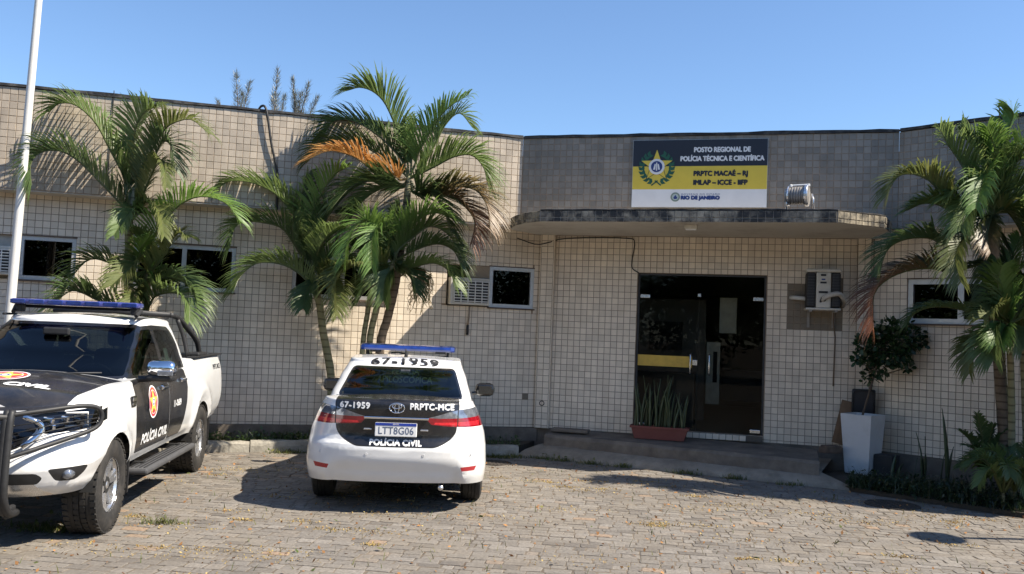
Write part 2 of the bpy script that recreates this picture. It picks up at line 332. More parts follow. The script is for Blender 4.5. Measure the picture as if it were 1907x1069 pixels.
def wall(name, P, u, u0, u1, z0, z1, mat, holes=(), thick=.22, zone=None, back=True, phase=0.0, top_first=True, tile=True):
    us = sorted({u0, u1, *[h[0] for h in holes], *[h[1] for h in holes]}); zs = sorted({z0, z1, *[h[2] for h in holes], *[h[3] for h in holes]})
    us = [a for a in us if u0 <= a <= u1]; zs = [a for a in zs if z0 <= a <= z1]
    mb = MB(); inh = lambda a, z: any(h[0] < a < h[1] and h[2] < z < h[3] for h in holes)
    F = -.004
    for a, b in zip(us, us[1:]):
        for c, d in zip(zs, zs[1:]):
            if inh((a+b)/2, (c+d)/2): continue
            for o_, flip in ((F, False), (F-thick, True)):
                p = [wp(P, u, a, c, o_), wp(P, u, b, c, o_), wp(P, u, b, d, o_), wp(P, u, a, d, o_)]; mb.add(p, [(0, 1, 2, 3) if not flip else (3, 2, 1, 0)])
    rects = list(holes)+[(u0, u1, z0, z1)]
    for (a, b, c, d) in rects:
        for (s_, t_) in (((a, c), (b, c)), ((b, c), (b, d)), ((b, d), (a, d)), ((a, d), (a, c))):
            mb.add([wp(P, u, *s_, F), wp(P, u, *t_, F), wp(P, u, *t_, F-thick), wp(P, u, *s_, F-thick)], [(0, 1, 2, 3)])
    w = mb.build(name, m_grout, bld)
    if not tile: return w
    rows = int(math.ceil((z1-z0)/PT)); cols = int(math.ceil((u1-u0)/PT))+2; G = .0042
    for r_ in range(rows):
        zt = z1-r_*PT; zb = max(zt-PT, z0)
        if not top_first: zb = z0+r_*PT; zt = min(zb+PT, z1)
        for c_ in range(-1, cols):
            ua = u0+phase*PT+c_*PT; ub = min(ua+PT, u1); ua = max(ua, u0)
            if ub-ua < .02 or zt-zb < .02: continue
            rect = [ua, ub, zb, zt]; ok = True
            for h in holes:
                if rect[0] < h[1]-.001 and rect[1] > h[0]+.001 and rect[2] < h[3]-.001 and rect[3] > h[2]+.001:
                    opts = []
                    if h[0]-rect[0] > .02: opts.append([rect[0], h[0], rect[2], rect[3]])
                    if rect[1]-h[1] > .02: opts.append([h[1], rect[1], rect[2], rect[3]])
                    if h[2]-rect[2] > .02: opts.append([rect[0], rect[1], rect[2], h[2]])
                    if rect[3]-h[3] > .02: opts.append([rect[0], rect[1], h[3], rect[3]])
                    if not opts: ok = False; break
                    rect = max(opts, key=lambda t: (t[1]-t[0])*(t[3]-t[2]))
            if not ok: continue
            mk = zone((rect[0]+rect[1])/2, (rect[2]+rect[3])/2) if zone else mat
            if mk is None: continue
            cw, ch = rect[1]-rect[0]-G, rect[3]-rect[2]-G
            tiles.append((w, mk or mat, P, u, (rect[0]+rect[1])/2, (rect[2]+rect[3])/2, cw, ch, abs(cw-(PT-G)) < .002 and abs(ch-(PT-G)) < .002))
    return w
def zone_c(a, z):
    if (3.66 < a < 4.0 and 2.33 < z < 2.62) or (3.64 < a < 4.45 and 2.03 < z < 2.34) or (4.36 < a < 4.45 and 2.03 < z < 2.75): return m_tile_b
    return m_tile
def zone_l(a, z):
    if -.25 < a < -.15 and .78 < z < .87: return m_tile_b
    if -1.18 < a < -.86 and 2.61 < z < 2.79: return None
    return m_tile
WIN_L = [(-8.3, -6.69, 2.236, 2.826), (-5.96, -4.605, 2.19, 2.83), (-3.81, -2.37, 2.175, 2.80), (-1.525, -.145, 2.16, 2.785)]
DOOR = (1.487, 3.378, .42, 2.77); WIN_R = [(.50, 1.92, 2.13, 2.74)]
ZB = .33
w_l = wall('wall', bL, uL, -10.2, .0, ZB, 3.42, m_tile, WIN_L, zone=zone_l, phase=.3)
w_c = wall('wall', bL, uC, .0, 4.84, ZB, 3.42, m_tile, [DOOR], zone=zone_c, phase=.55)
w_r = wall('wall', cR, uR, .0, 4.5, ZB, 3.42, m_tile, WIN_R, phase=.2)
ZP, ZF = 4.75, 3.40
pl = wall('parapet', B2, uL, -10.5, .0, ZF, ZP-.01, m_tile_w, thick=.56, phase=.4)
pc = wall('parapet', B2, uC, .0, (C2-B2).length, ZF, ZP-.01, m_tile_shade, thick=.80, phase=.1)
pr = wall('parapet', C2, uR, .0, 4.4, ZF, ZP-.01, m_tile_shade, thick=.56, phase=.7)
# corner pilasters
wall('pilaster', bL-inw(uC)*.10, uC, -.02, .19, ZB, 3.33, m_tile, thick=.09, phase=.1)
wall('pilaster', bL-inw(uC)*.09, uC, 4.62, 4.80, ZB, 3.33, m_tile, thick=.08)
for a in (-.0205, .1905): MB().box(wp(bL, uC, a, (ZB+3.33)/2, .052), (.012, .09, 3.33-ZB-.004), Matrix.Rotation(math.atan2(uC.y, uC.x), 3, 'Z')).build('pilaster_side', m_tile, bld)
# soffit paint, plinth, flashing
def strip(name, P, u, u0, u1, z0, z1, o0, o1, mat, wob=0, seed=0, parent=None, step=.25):
    mb = MB(); q = random.Random(seed); k = max(1, int((u1-u0)/step)); vs_ = []; fs = []
    for i in range(k+1):
        a = u0+(u1-u0)*i/k; d = q.uniform(-wob, wob); e = q.uniform(-wob, wob)
        vs_ += [wp(P, u, a, z0+e, o0), wp(P, u, a, z0+e, o1), wp(P, u, a, z1+d, o1), wp(P, u, a, z1+d, o0)]
    for i in range(k):
        for j in range(4): fs.append((i*4+j, (i+1)*4+j, (i+1)*4+(j+1) % 4, i*4+(j+1) % 4))
    fs += [(0, 1, 2, 3), tuple(k*4+j for j in range(4))[::-1]]
    return mb.add(vs_, fs).build(name, mat, parent or bld, recalc=True)
strip('soffit', bL, uL, -10.2, -.05, 3.385, 3.399, .34, -.02, m_plaster); strip('soffit', cR, uR, .1, 4.3, 3.385, 3.399, .34, -.02, m_plaster)
for i, (P, u, a, b) in enumerate(((B2, uL, -10.5, .0), (B2, uC, .01, (C2-B2).length), (C2, uR, .01, 4.4))):
    strip('roof_flashing', P, u, a, b, ZP-.008, ZP+.022, .020, -.3, m_black, .009, i+3)
    strip('roof_flashing', P, u, a, b, ZP+.023, ZP+.038, .0, -.28, m_black, .007, i+13)
strip('plinth', bL, uL, -10.2, -.02, -.05, ZB-.002, .05, -.2, m_conc, .004, 21); strip('plinth', bL, uC, -.05, 4.85, -.05, ZB-.002, .012, -.2, m_conc, .0, 22); strip('plinth', cR, uR, 0, 4.5, -.05, ZB-.002, .03, -.2, m_conc, .003, 23)
# roof and the closed volume behind
MB().prism([(-10.6, 10.9), (.1, 14.0), (5.4, 12.6), (8.7, 9.4), (11.5, 12), (11.5, 22), (-10.6, 22)], 4.45, 4.55).build('roof', m_black, bld, recalc=True)
bw = MB()
for a, b in (((-10.4, 11.2), (-10.4, 21.8)), ((-10.4, 21.8), (11.4, 21.8)), ((11.4, 21.8), (11.4, 12.2)), ((11.4, 12.2), (8.3, 9.6))):
    a, b = Vector(a), Vector(b); d = (b-a).normalized(); n = Vector((-d.y, d.x))*.1
    bw.prism([tuple(a-n), tuple(b-n), tuple(b+n), tuple(a+n)], -.05, 4.45)
bw.build('wall', m_plaster, bld, recalc=True)
MB().prism([(-10.3, 11.4), (.45, 14.35), (5.2, 13.1), (8.2, 10.0), (11.3, 12.4), (11.3, 21.7), (-10.3, 21.7)], .3, .42).build('floor', material('floor_tile', (.16, .14, .11), .35, var=.15, vscale=3), bld, recalc=True)
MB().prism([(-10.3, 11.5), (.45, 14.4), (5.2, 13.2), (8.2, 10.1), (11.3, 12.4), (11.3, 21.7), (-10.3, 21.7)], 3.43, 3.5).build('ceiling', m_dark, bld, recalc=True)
# ---- windows
g_win = glass('window_glass', (.10, .11, .11), .45); g_door = glass('door_glass', (.80, .82, .80), .18)
def window(P, u, h, splits, inset=.05, fw=.055, wallp=None, curtain=None):
    win = None; a, b, c, d = h; rot = Matrix.Rotation(math.atan2(u.y, u.x), 3, 'Z'); fr = MB()
    fr.box(wp(P, u, (a+b)/2, d-fw/2, -inset), (b-a, .06, fw), rot); fr.box(wp(P, u, (a+b)/2, c+fw/2, -inset), (b-a, .06, fw), rot)
    for x in (a+fw/2, b-fw/2): fr.box(wp(P, u, x, (c+d)/2, -inset), (fw, .06, d-c-2*fw-.001), rot)
    for x in splits: fr.box(wp(P, u, x, (c+d)/2, -inset+.004), (fw*1.1, .05, d-c-2*fw-.001), rot)
    win = fr.build('window', m_alu, bld)
    xs = [a+fw]+[x for x in splits]+[b-fw]
    for x0, x1 in zip(xs, xs[1:]):
        MB().box(wp(P, u, (x0+x1)/2, (c+d)/2, -inset-.002), (x1-x0-fw*.9, .006, d-c-2*fw), rot).build('pane', g_win, win)
    MB().box(wp(P, u, (a+b)/2, c-.012, .0), (b-a+.04, .07, .022), rot).build('sill', m_brownsill, win)
    MB().box(wp(P, u, (a+b)/2, d+.008, -.02), (b-a+.02, .05, .014), rot).build('lintel', m_brownsill, win)
    return win
window(bL, uL, (-7.39, -6.69, 2.236, 2.826), []); window(bL, uL, WIN_L[1], [-5.30]); window(bL, uL, WIN_L[2], [-3.09]); window(bL, uL, (-.86, -.145, 2.16, 2.785), [], inset=.03); window(cR, uR, WIN_R[0], [1.20], fw=.07)
rotL = Matrix.Rotation(math.atan2(uL.y, uL.x), 3, 'Z'); rotC = Matrix.Rotation(math.atan2(uC.y, uC.x), 3, 'Z'); rotR = Matrix.Rotation(math.atan2(uR.y, uR.x), 3, 'Z')
MB().box(wp(bL, uL, -1.02, 2.69, -.02), (.325, .03, .18), rotL).build('patch', m_tan, bld)
MB().box(wp(bL, uL, -7.845, 2.53, -.08), (.90, .03, .60), rotL).build('panel', m_plaster, bld)
for a0, a1 in ((-5.42, -5.02), (-5.85, -5.70)):                                   # pale curtain behind the second window
    k = 14; mb = MB(); vs_ = []
    for i in range(k+1): vs_ += [wp(bL, uL, a0+(a1-a0)*i/k, 2.2, -.14-.02*(i % 2)), wp(bL, uL, a0+(a1-a0)*i/k, 2.8, -.14-.02*(i % 2))]
    mb.add(vs_, [(2*i, 2*i+2, 2*i+3, 2*i+1) for i in range(k)]).build('curtain', material('curtain_cloth', (.55, .56, .55), .9), bld, smooth=True)
# ---- glass entrance
DA, DB, DC, DD = DOOR; m_steel = material('brushed_steel', (.62, .62, .61), .25, .9, var=.05)
door = MB(); fw = .028; TR = 2.455; MID = 2.41
for x in (DA+fw/2, DB-fw/2): door.box(wp(bL, uC, x, (DC+DD)/2, -.09), (fw, .05, DD-DC), rotC)
door.box(wp(bL, uC, (DA+DB)/2, DD-fw/2, -.09), (DB-DA-2*fw, .05, fw), rotC)
entr = door.build('entrance_frame', material('dark_frame', (.05, .05, .05), .5), bld)
for a, b, c, d, nm in ((DA+fw+.003, DB-fw-.003, TR+.006, DD-fw-.003, 'transom_pane'), (DA+fw+.003, MID-.004, DC+.012, TR, 'door_leaf'), (MID+.004, DB-fw-.003, DC+.012, TR, 'door_leaf')):
    lf = MB().box(wp(bL, uC, (a+b)/2, (c+d)/2, -.09), (b-a, .010, d-c), rotC).build(nm, g_door, bld if nm == 'door_leaf' else entr)
    if nm == 'door_leaf':
        hx = b-.10 if a < 2 else a+.17
        hz = 1.42; hb = MB(); p = lambda z, o_: wp(bL, uC, hx, z, o_-.09)
        hb.tube([p(hz-.15, .0), p(hz-.15, .045), p(hz-.13, .06), p(hz+.13, .06), p(hz+.15, .045), p(hz+.15, .0)], .013, 8).build('handle', m_steel, lf, smooth=True)
        for z in (DC+.05, TR-.035): MB().bbox(wp(bL, uC, (a+.08) if a < 2 else (b-.08), z, -.085), (.15, .03, .055), .006, rotC).build('patch_fitting', m_steel, lf)
        if a < 2: MB().box(wp(bL, uC, (DA+fw+2.33)/2, 1.445, -.082), (2.33-DA-fw, .003, .165), rotC).build('sticker_band', material('yellow_film', (.62, .40, .06), .5), lf)
        if a < 2: MB().bbox(wp(bL, uC, MID-.04, 1.44, -.085), (.075, .03, .085), .006, rotC).build('lock', m_steel, lf)
MB().bbox(wp(bL, uC, MID, TR+.0, -.082), (.05, .03, .05), .005, rotC).build('patch_fitting', m_steel, entr)
MB().box(wp(bL, uC, (DA+DB)/2, DC-.045, -.02), (DB-DA, .16, .08), rotC).build('threshold', m_conc, bld)
for i in range(9): MB().bbox(wp(bL, uC, 2.33+i*.0955, DC-.045, .064), (.088, .008, .078), .003, rotC).build('tile', m_tile, bld)
# hall behind the glass
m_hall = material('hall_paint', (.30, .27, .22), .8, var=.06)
def inbox(name, a, z, o_, size, mat): return MB().box(wp(bL, uC, a, z, o_), size, rotC).build(name, mat, bld)
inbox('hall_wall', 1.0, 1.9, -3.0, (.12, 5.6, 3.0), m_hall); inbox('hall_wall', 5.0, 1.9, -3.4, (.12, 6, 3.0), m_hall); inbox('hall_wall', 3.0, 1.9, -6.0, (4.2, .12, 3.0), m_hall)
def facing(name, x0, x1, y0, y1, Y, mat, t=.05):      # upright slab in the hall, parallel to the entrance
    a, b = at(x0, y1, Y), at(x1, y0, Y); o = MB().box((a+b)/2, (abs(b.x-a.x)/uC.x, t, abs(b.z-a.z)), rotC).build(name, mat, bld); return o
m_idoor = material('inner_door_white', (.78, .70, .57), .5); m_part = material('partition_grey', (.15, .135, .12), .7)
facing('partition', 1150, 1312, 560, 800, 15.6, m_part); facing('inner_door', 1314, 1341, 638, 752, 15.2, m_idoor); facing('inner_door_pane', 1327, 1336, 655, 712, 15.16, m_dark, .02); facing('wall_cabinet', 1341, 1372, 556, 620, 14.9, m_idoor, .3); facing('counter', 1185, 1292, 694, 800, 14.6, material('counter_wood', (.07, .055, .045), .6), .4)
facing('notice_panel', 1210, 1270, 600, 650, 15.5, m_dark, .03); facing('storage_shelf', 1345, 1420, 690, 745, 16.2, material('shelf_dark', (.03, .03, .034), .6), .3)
# ---- canopy
CAN = [(-.03, 13.50), (-.05, 13.25), (.02, 12.93), (.14, 12.62), (.352, 12.33), (4.04, 11.25), (4.777, 11.578), (5.12, 12.2), (5.28, 12.75), (.42, 14.05)]
canopy = MB().prism(CAN, 3.32, 3.472).build('canopy', m_plaster, bld, recalc=True)
for a, b in zip(CAN[:7], CAN[1:8]):
    a, b = Vector(a), Vector(b); u = (b-a).normalized(); D = (b-a).length; P = a-inw(u)*.012
    nt = max(1, round(D/PT)); s_ = D/nt
    for i in range(nt):
        for zc, hh in ((3.425, .0885), (3.348, .05)):
            tiles.append((canopy, m_tile_c, P, u, (i+.5)*s_, zc, s_-.0065, hh, False))
strip('canopy_edge', Vector(CAN[4]), (Vector(CAN[5])-Vector(CAN[4])).normalized(), .0, (Vector(CAN[5])-Vector(CAN[4])).length, 3.474, 3.492, .014, -.25, m_black, .006, 31, canopy, .12)
strip('canopy_edge', Vector(CAN[5]), (Vector(CAN[6])-Vector(CAN[5])).normalized(), .0, (Vector(CAN[6])-Vector(CAN[5])).length, 3.474, 3.49, .014, -.2, m_black, .005, 32, canopy, .12)
# ---- wall tiles: the 300 that show largest are single objects, the rest of each wall is one field
me_t = bpy.data.meshes.new('tile'); s_ = (PT-.0042)/2; e_ = .0035
me_t.from_pydata([(-s_, .006, -s_), (s_, .006, -s_), (s_, .006, s_), (-s_, .006, s_), (-s_+e_, 0, -s_+e_), (s_-e_, 0, -s_+e_), (s_-e_, 0, s_-e_), (-s_+e_, 0, s_-e_)], [], [(4, 5, 6, 7), (0, 1, 5, 4), (1, 2, 6, 5), (2, 3, 7, 6), (3, 0, 4, 7)])
me_by = {}
rank = []
for i, t in enumerate(tiles):
    if not t[8]: continue
    c = wp(t[2], t[3], t[4], t[5]); px, py, z = project(c)
    if 4 < px < PW-4 and 4 < py < PH-4 and z > 0: rank.append((z/abs(t[3].dot(Vector((RX.x, RX.y))))**.5, i))
pick = set(i for _, i in sorted(rank)[:300]); fields = {}; q = random.Random(11)
for i, (w, mk, P, u, a, z, cw, ch, full) in enumerate(tiles):
    if i in pick:
        if mk.name not in me_by: me2 = me_t.copy(); me2.materials.append(mk); me_by[mk.name] = me2
        o = link('tile', me_by[mk.name], w); o.location = wp(P, u, a, z, q.uniform(-.0012, .0012)); o.rotation_euler = (q.uniform(-.012, .012), 0, math.atan2(u.y, u.x)+q.uniform(-.012, .012))
    else:
        mb = fields.setdefault((w.name, mk.name), (MB(), w, mk))[0]; d = q.uniform(-.0012, .0012); x, y = cw/2, ch/2; e = .0035
        tx, tz = q.uniform(-.014, .014), q.uniform(-.014, .014)
        pt = lambda X, Z, O: wp(P, u, a+X, z+Z, O)
        mb.add([pt(-x, -y, -.006), pt(x, -y, -.006), pt(x, y, -.006), pt(-x, y, -.006)]+[pt(X, Z, d+X*tx+Z*tz) for X, Z in ((-x+e, -y+e), (x-e, -y+e), (x-e, y-e), (-x+e, y-e))],
               [(4, 5, 6, 7), (0, 1, 5, 4), (1, 2, 6, 5), (2, 3, 7, 6), (3, 0, 4, 7)])
for (wn_, mn), (mb, w, mk) in fields.items(): mb.build('tile_field', mk, w, kind='stuff')
# ================================================================== PALMS
m_frond = leafmat('palm_leaf', rough=.46, trans=.38); m_leaf = leafmat('small_leaf', rough=.35, trans=.2)
def barkmat(name, c1, c2, freq):
    mt = material(name, c1, .8, col2=c2, vscale=5, bump=.3, bscale=40); n = mt.node_tree.nodes; l = mt.node_tree.links; b = n['Principled BSDF']
    src = b.inputs['Base Color'].links[0].from_socket; tc = n.new('ShaderNodeTexCoord'); wv = n.new('ShaderNodeTexWave'); wv.bands_direction = 'Z'; wv.inputs['Scale'].default_value = freq; wv.inputs['Distortion'].default_value = 1.5
    l.new(tc.outputs['Object'], wv.inputs[0]); cr = n.new('ShaderNodeValToRGB'); cr.color_ramp.elements[0].position = .0; cr.color_ramp.elements[0].color = (.45, .42, .38, 1); cr.color_ramp.elements[1].position = .25; l.new(wv.outputs[0], cr.inputs[0])
    mx = n.new('ShaderNodeMix'); mx.data_type = 'RGBA'; mx.blend_type = 'MULTIPLY'; mx.inputs[0].default_value = 1; l.new(src, mx.inputs[6]); l.new(cr.outputs[0], mx.inputs[7]); l.new(mx.outputs[2], b.inputs['Base Color']); return mt
m_bark_g = barkmat('palm_trunk_green', (.17, .17, .085), (.26, .235, .14), 3.2); m_bark_b = barkmat('palm_trunk_brown', (.085, .06, .042), (.19, .145, .10), 3.4)
HUE = {'dark': ((.052, .092, .032), (.085, .135, .045)), 'mid': ((.088, .145, .042), (.135, .195, .06)), 'bright': ((.085, .18, .035), (.135, .23, .05)), 'yellow': ((.075, .12, .03), (.15, .165, .05)),
       'orange': ((.48, .25, .06), (.55, .33, .12)), 'brown': ((.075, .10, .03), (.23, .15, .08)), 'red': ((.04, .06, .02), (.20, .095, .05))}
def mixc(a, b, t): return tuple(x+(y-x)*t for x, y in zip(a, b))
def frond(parent, pts, L=.46, hue='mid', n=46, seed=0, vee=.95, droop=.20, wid=.0185, start=.14, fwd=.62):
    L *= 1.25; n = int(n*1.55); q = random.Random(seed); K = 40; P = spline(pts, K+1); mb = MB(); S = (P[-1]-P[0]).cross(Vector((0, 0, 1)))
    if S.length < .12: S = Vector((q.uniform(-.3, .3), 1, 0))
    S = S.normalized(); c1, c2 = HUE[hue]
    T0 = (P[2]-P[0]).normalized(); sg = 1 if (S.cross(T0)).z >= -.02 else -1
    if abs((S.cross(T0)).z) < .25: sg = 1 if (S.cross((P[K]-P[K//2]).normalized())).z > 0 else -1
    mb.tube([P[i] for i in range(0, K+1, 2)], [.015*(1-i/K)**.8+.0025 for i in range(0, K+1, 2)], 5, col=mixc(c1, (.16, .16, .06), .6))
    for side in (-1, 1):
        for i in range(n):
            s = start+(1-start)*(i+.5*q.random())/n; f = s*K; j = min(int(f), K-1); p = P[j].lerp(P[j+1], f-j); T = (P[min(j+1, K)]-P[max(j-1, 0)]).normalized(); N = (S.cross(T)*sg).normalized()
            prof = min(1, (s-start+.06)/.22)**.7*(1-.62*max(0, (s-.5)/.5)**1.5); ln = L*prof*q.uniform(.88, 1.1)
            ve = vee*(1-.55*s)+q.uniform(-.12, .12); a = fwd+.35*s+q.uniform(-.08, .08)
            d = T*math.sin(a)+(S*side*math.cos(ve)+N*math.sin(ve))*math.cos(a); d.normalize(); dr = droop*q.uniform(.6, 1.5)*(1+.8*s)
            w = T-d*T.dot(d); w = w.normalized()*wid*.5*(.75+.5*prof)
            cc = mixc(c1, c2, q.random()); col = mixc(cc, c2, .5*s)
            if hue in ('brown', 'red'): col = mixc(c1, c2, min(1, max(0, (s-.25)*1.5+q.uniform(-.15, .15))))
            if hue == 'orange': col = mixc((.035, .07, .02), cc, 1 if side*(-1 if S.y > 0 else 1) > 0 or s > .5 else 0)
            r_ = [p, p+d*ln*.34+Vector((0, 0, -dr*ln*.06)), p+d*ln*.7+Vector((0, 0, -dr*ln*.42)), p+d*ln+Vector((0, 0, -dr*ln*1.15))]
            mb.add([r_[0]-w*.55, r_[0]+w*.55, r_[1]+w, r_[1]-w, r_[2]+w*.72, r_[2]-w*.72, r_[3]], [(0, 1, 2, 3), (3, 2, 4, 5), (5, 4, 6)], col)
            tip = mixc(col, (.20, .16, .07), .35 if q.random() < .4 else .1)
            mb.c[-1] = tip
    return mb.build('frond', m_frond, parent, attr='leaf')
def palm(label, trunk, Yt, crown_px, crown_Y, fronds, mat, r0=.07, r1=.05, seed=0, ytip=-.45, shaft=.5, group='areca palms planted along the building', extra=0, L=.46):
    base = at(*trunk[0], Yt); base.z = max(.08, base.z)
    root = thing('palm_tree', label, 'palm tree', (base.x, base.y, .07), 0, group); q = random.Random(seed)
    pts = [at(x, y, Yt+(crown_Y-Yt)*i/(len(trunk)-1)) for i, (x, y) in enumerate(trunk)]
    bot = pts[0].copy(); bot.z = .06; bot.x += (pts[0].x-pts[1].x)*.25
    if pts[0].z > .25: pts = [bot]+pts
    r0 *= .82; r1 *= .82; tp = spline(pts, 26); MB().tube(tp, [r0+(r1-r0)*min(1, i/25*1.1)+(.02 if i == 0 else 0)+.003*(i % 2) for i in range(26)], 10).build('trunk', mat, root, smooth=True)
    cp = at(*crown_px, crown_Y); top = tp[-1]
    MB().tube([top, top.lerp(cp, .5), cp], [r1*.95, r1*.8, r1*.35], 8).build('crownshaft', m_bark_g, root, smooth=True)
    for k, fr in enumerate(fronds):
        px, hue = fr[0], fr[1]; kw = fr[2] if len(fr) > 2 else {}; dy = kw.pop('dy', ytip*q.uniform(.4, 1.2)); d0 = kw.pop('d0', 0); n = len(px); kw.setdefault('L', L)
        w = [at(x, y, crown_Y+d0+dy*(i/(n-1))**1.3) for i, (x, y) in enumerate(px)]
        if (w[0]-cp).length > .06: w = [cp.lerp(w[0], .15)+Vector((0, 0, -.05))]+w
        frond(root, w, hue=hue, seed=seed*50+k, **kw)
    return root
palm('tall left areca palm behind the white pickup, arching over the flagpole', [(222, 700), (236, 600), (240, 500), (240, 425)], 12.15, (250, 350), 11.7, [
    ([(240, 345), (225, 317), (202, 274), (177, 228), (141, 196), (111, 193), (95, 206)], 'mid', dict(L=.50, n=56)),
    ([(245, 400), (225, 380), (187, 340), (151, 304), (121, 284), (93, 280), (71, 287), (57, 307), (59, 345)], 'dark', dict(L=.48, n=60, dy=-.5)),
    ([(255, 340), (268, 305), (293, 262), (309, 239), (326, 228), (357, 223), (389, 249)], 'yellow', dict(L=.42)),
    ([(255, 350), (248, 290), (252, 240), (270, 208), (292, 200)], 'mid', dict(L=.44)),
    ([(262, 350), (285, 300), (302, 265), (318, 272), (327, 318)], 'dark', dict(L=.42)),
    ([(262, 370), (280, 330), (296, 300), (306, 310), (310, 350)], 'yellow', dict(L=.22, dy=-.6)),
    ([(265, 395), (248, 390), (230, 410), (212, 438)], 'mid', dict(L=.26, dy=-.6)),
    ([(245, 390), (232, 350), (238, 300), (235, 255)], 'dark', dict(L=.42, dy=.1)),
    ([(258, 390), (275, 375), (298, 395), (306, 440)], 'yellow', dict(L=.26, dy=-.6)),
], m_bark_g, .075, .062, 1, -.35)
palm('short bushy areca palm behind the pickup, fronds arching over its light bar', [(264, 720), (268, 620), (275, 540), (276, 520)], 12.1, (276, 490), 11.65, [
    ([(283, 480), (286, 445), (308, 408), (340, 378), (377, 366), (420, 378), (447, 412)], 'bright', dict(L=.46, n=54)),
    ([(275, 515), (307, 474), (329, 436), (350, 441)], 'yellow', dict(L=.34)),
    ([(270, 490), (255, 488), (235, 506), (206, 533)], 'yellow', dict(L=.32, dy=-.7)),
    ([(262, 530), (240, 512), (200, 488), (165, 484), (135, 515), (118, 548)], 'dark', dict(L=.42)),
    ([(262, 590), (225, 577), (179, 558), (155, 546), (132, 542), (108, 560), (95, 590)], 'dark', dict(L=.44, dy=-.7)),
    ([(268, 590), (285, 556), (307, 546), (335, 548), (352, 568), (352, 600)], 'mid', dict(L=.42, dy=-.6)),
    ([(280, 520), (318, 517), (352, 533), (374, 568)], 'dark', dict(L=.42)),
    ([(272, 500), (262, 450), (242, 430)], 'mid', dict(L=.36)), 
    ([(265, 560), (250, 545), (238, 580)], 'yellow', dict(L=.3, dy=-.5)), ([(280, 500), (260, 470), (278, 440)], 'bright', dict(L=.3, dy=-.4)),
], m_bark_g, .05, .045, 2, -.3)
palm('areca palm with leaning slender trunk left of the white sedan', [(617, 712), (608, 650), (602, 620), (596, 573), (590, 546)], 13.0, (588, 500), 12.55, [
    ([(569, 442), (550, 405), (532, 381), (508, 358), (471, 341), (430, 337), (409, 349)], 'mid', dict(L=.48, n=56)),
    ([(560, 475), (548, 455), (525, 425), (491, 415), (457, 413), (437, 425), (429, 459)], 'dark', dict(L=.48, n=54)),
    ([(589, 540), (562, 513), (535, 496), (505, 489), (474, 492), (447, 516), (436, 540)], 'mid', dict(L=.44, n=54, dy=-.6)),
    ([(579, 470), (579, 440), (582, 395), (602, 355), (622, 324), (650, 310)], 'bright', dict(L=.46)),
    ([(585, 470), (600, 425), (616, 396), (650, 358), (683, 337)], 'dark', dict(L=.46, dy=.05)),
    ([(585, 500), (592, 470), (609, 440), (632, 420)], 'mid', dict(L=.40, dy=-.6)),
    ([(596, 529), (622, 509), (646, 496), (676, 489)], 'yellow', dict(L=.40, dy=-.7)),
    ([(598, 530), (612, 520), (624, 545), (627, 588)], 'yellow', dict(L=.32, dy=-.6)),
    ([(580, 490), (560, 470), (545, 440), (548, 395)], 'dark', dict(L=.44)), ([(590, 510), (615, 480), (645, 470), (660, 500)], 'dark', dict(L=.42)),
    ([(570, 480), (555, 430), (560, 370), (575, 320)], 'dark', dict(L=.46, dy=.1)), ([(585, 520), (570, 545), (565, 575)], 'dark', dict(L=.3, dy=-.4)),
    ([(588, 500), (586, 420), (585, 350)], 'bright', dict(L=.18, n=24, dy=-.2)),
], m_bark_g, .072, .058, 3, -.4)
palm('tallest areca palm with a half dried orange frond behind the white sedan', [(700, 760), (709, 640), (721, 595), (736, 532), (748, 450), (757, 380)], 13.1, (762, 325), 12.6, [
    ([(757, 292), (741, 247), (719, 196), (697, 172), (671, 163), (647, 169)], 'mid', dict(L=.56, n=60)),
    ([(775, 300), (779, 285), (795, 257), (814, 225), (837, 199), (873, 176)], 'bright', dict(L=.48, n=54)),
    ([(748, 298), (713, 260), (665, 228), (624, 225), (601, 254)], 'dark', dict(L=.52, n=54, dy=.1)),
    ([(745, 335), (738, 330), (697, 317), (665, 295), (636, 284), (608, 282), (566, 300)], 'orange', dict(L=.46, n=58, dy=-.75)),
    ([(776, 327), (814, 308), (846, 292), (878, 289), (900, 311), (907, 340)], 'mid', dict(L=.54, n=56)),
    ([(779, 355), (814, 355), (852, 348), (887, 355), (907, 384), (913, 425)], 'brown', dict(L=.48, n=56, dy=-.6)),
    ([(775, 362), (800, 365), (840, 366), (865, 384), (884, 413), (878, 454)], 'red', dict(L=.42, n=50)),
    ([(785, 315), (810, 270), (830, 232), (856, 211), (880, 238)], 'mid', dict(L=.42, dy=.15)),
    ([(745, 345), (700, 337), (655, 347), (617, 388)], 'dark', dict(L=.50)),
    ([(750, 350), (715, 350), (675, 375), (640, 430)], 'dark', dict(L=.48, dy=-.2)), ([(765, 320), (768, 270), (775, 225)], 'mid', dict(L=.44, dy=.1)),
    ([(748, 320), (700, 285), (650, 262), (600, 268), (575, 300)], 'dark', dict(L=.46, dy=.15)), ([(770, 360), (790, 350), (820, 380), (840, 430)], 'dark', dict(L=.46, dy=-.3)),
], m_bark_b, .085, .065, 4, -.5, L=.5)
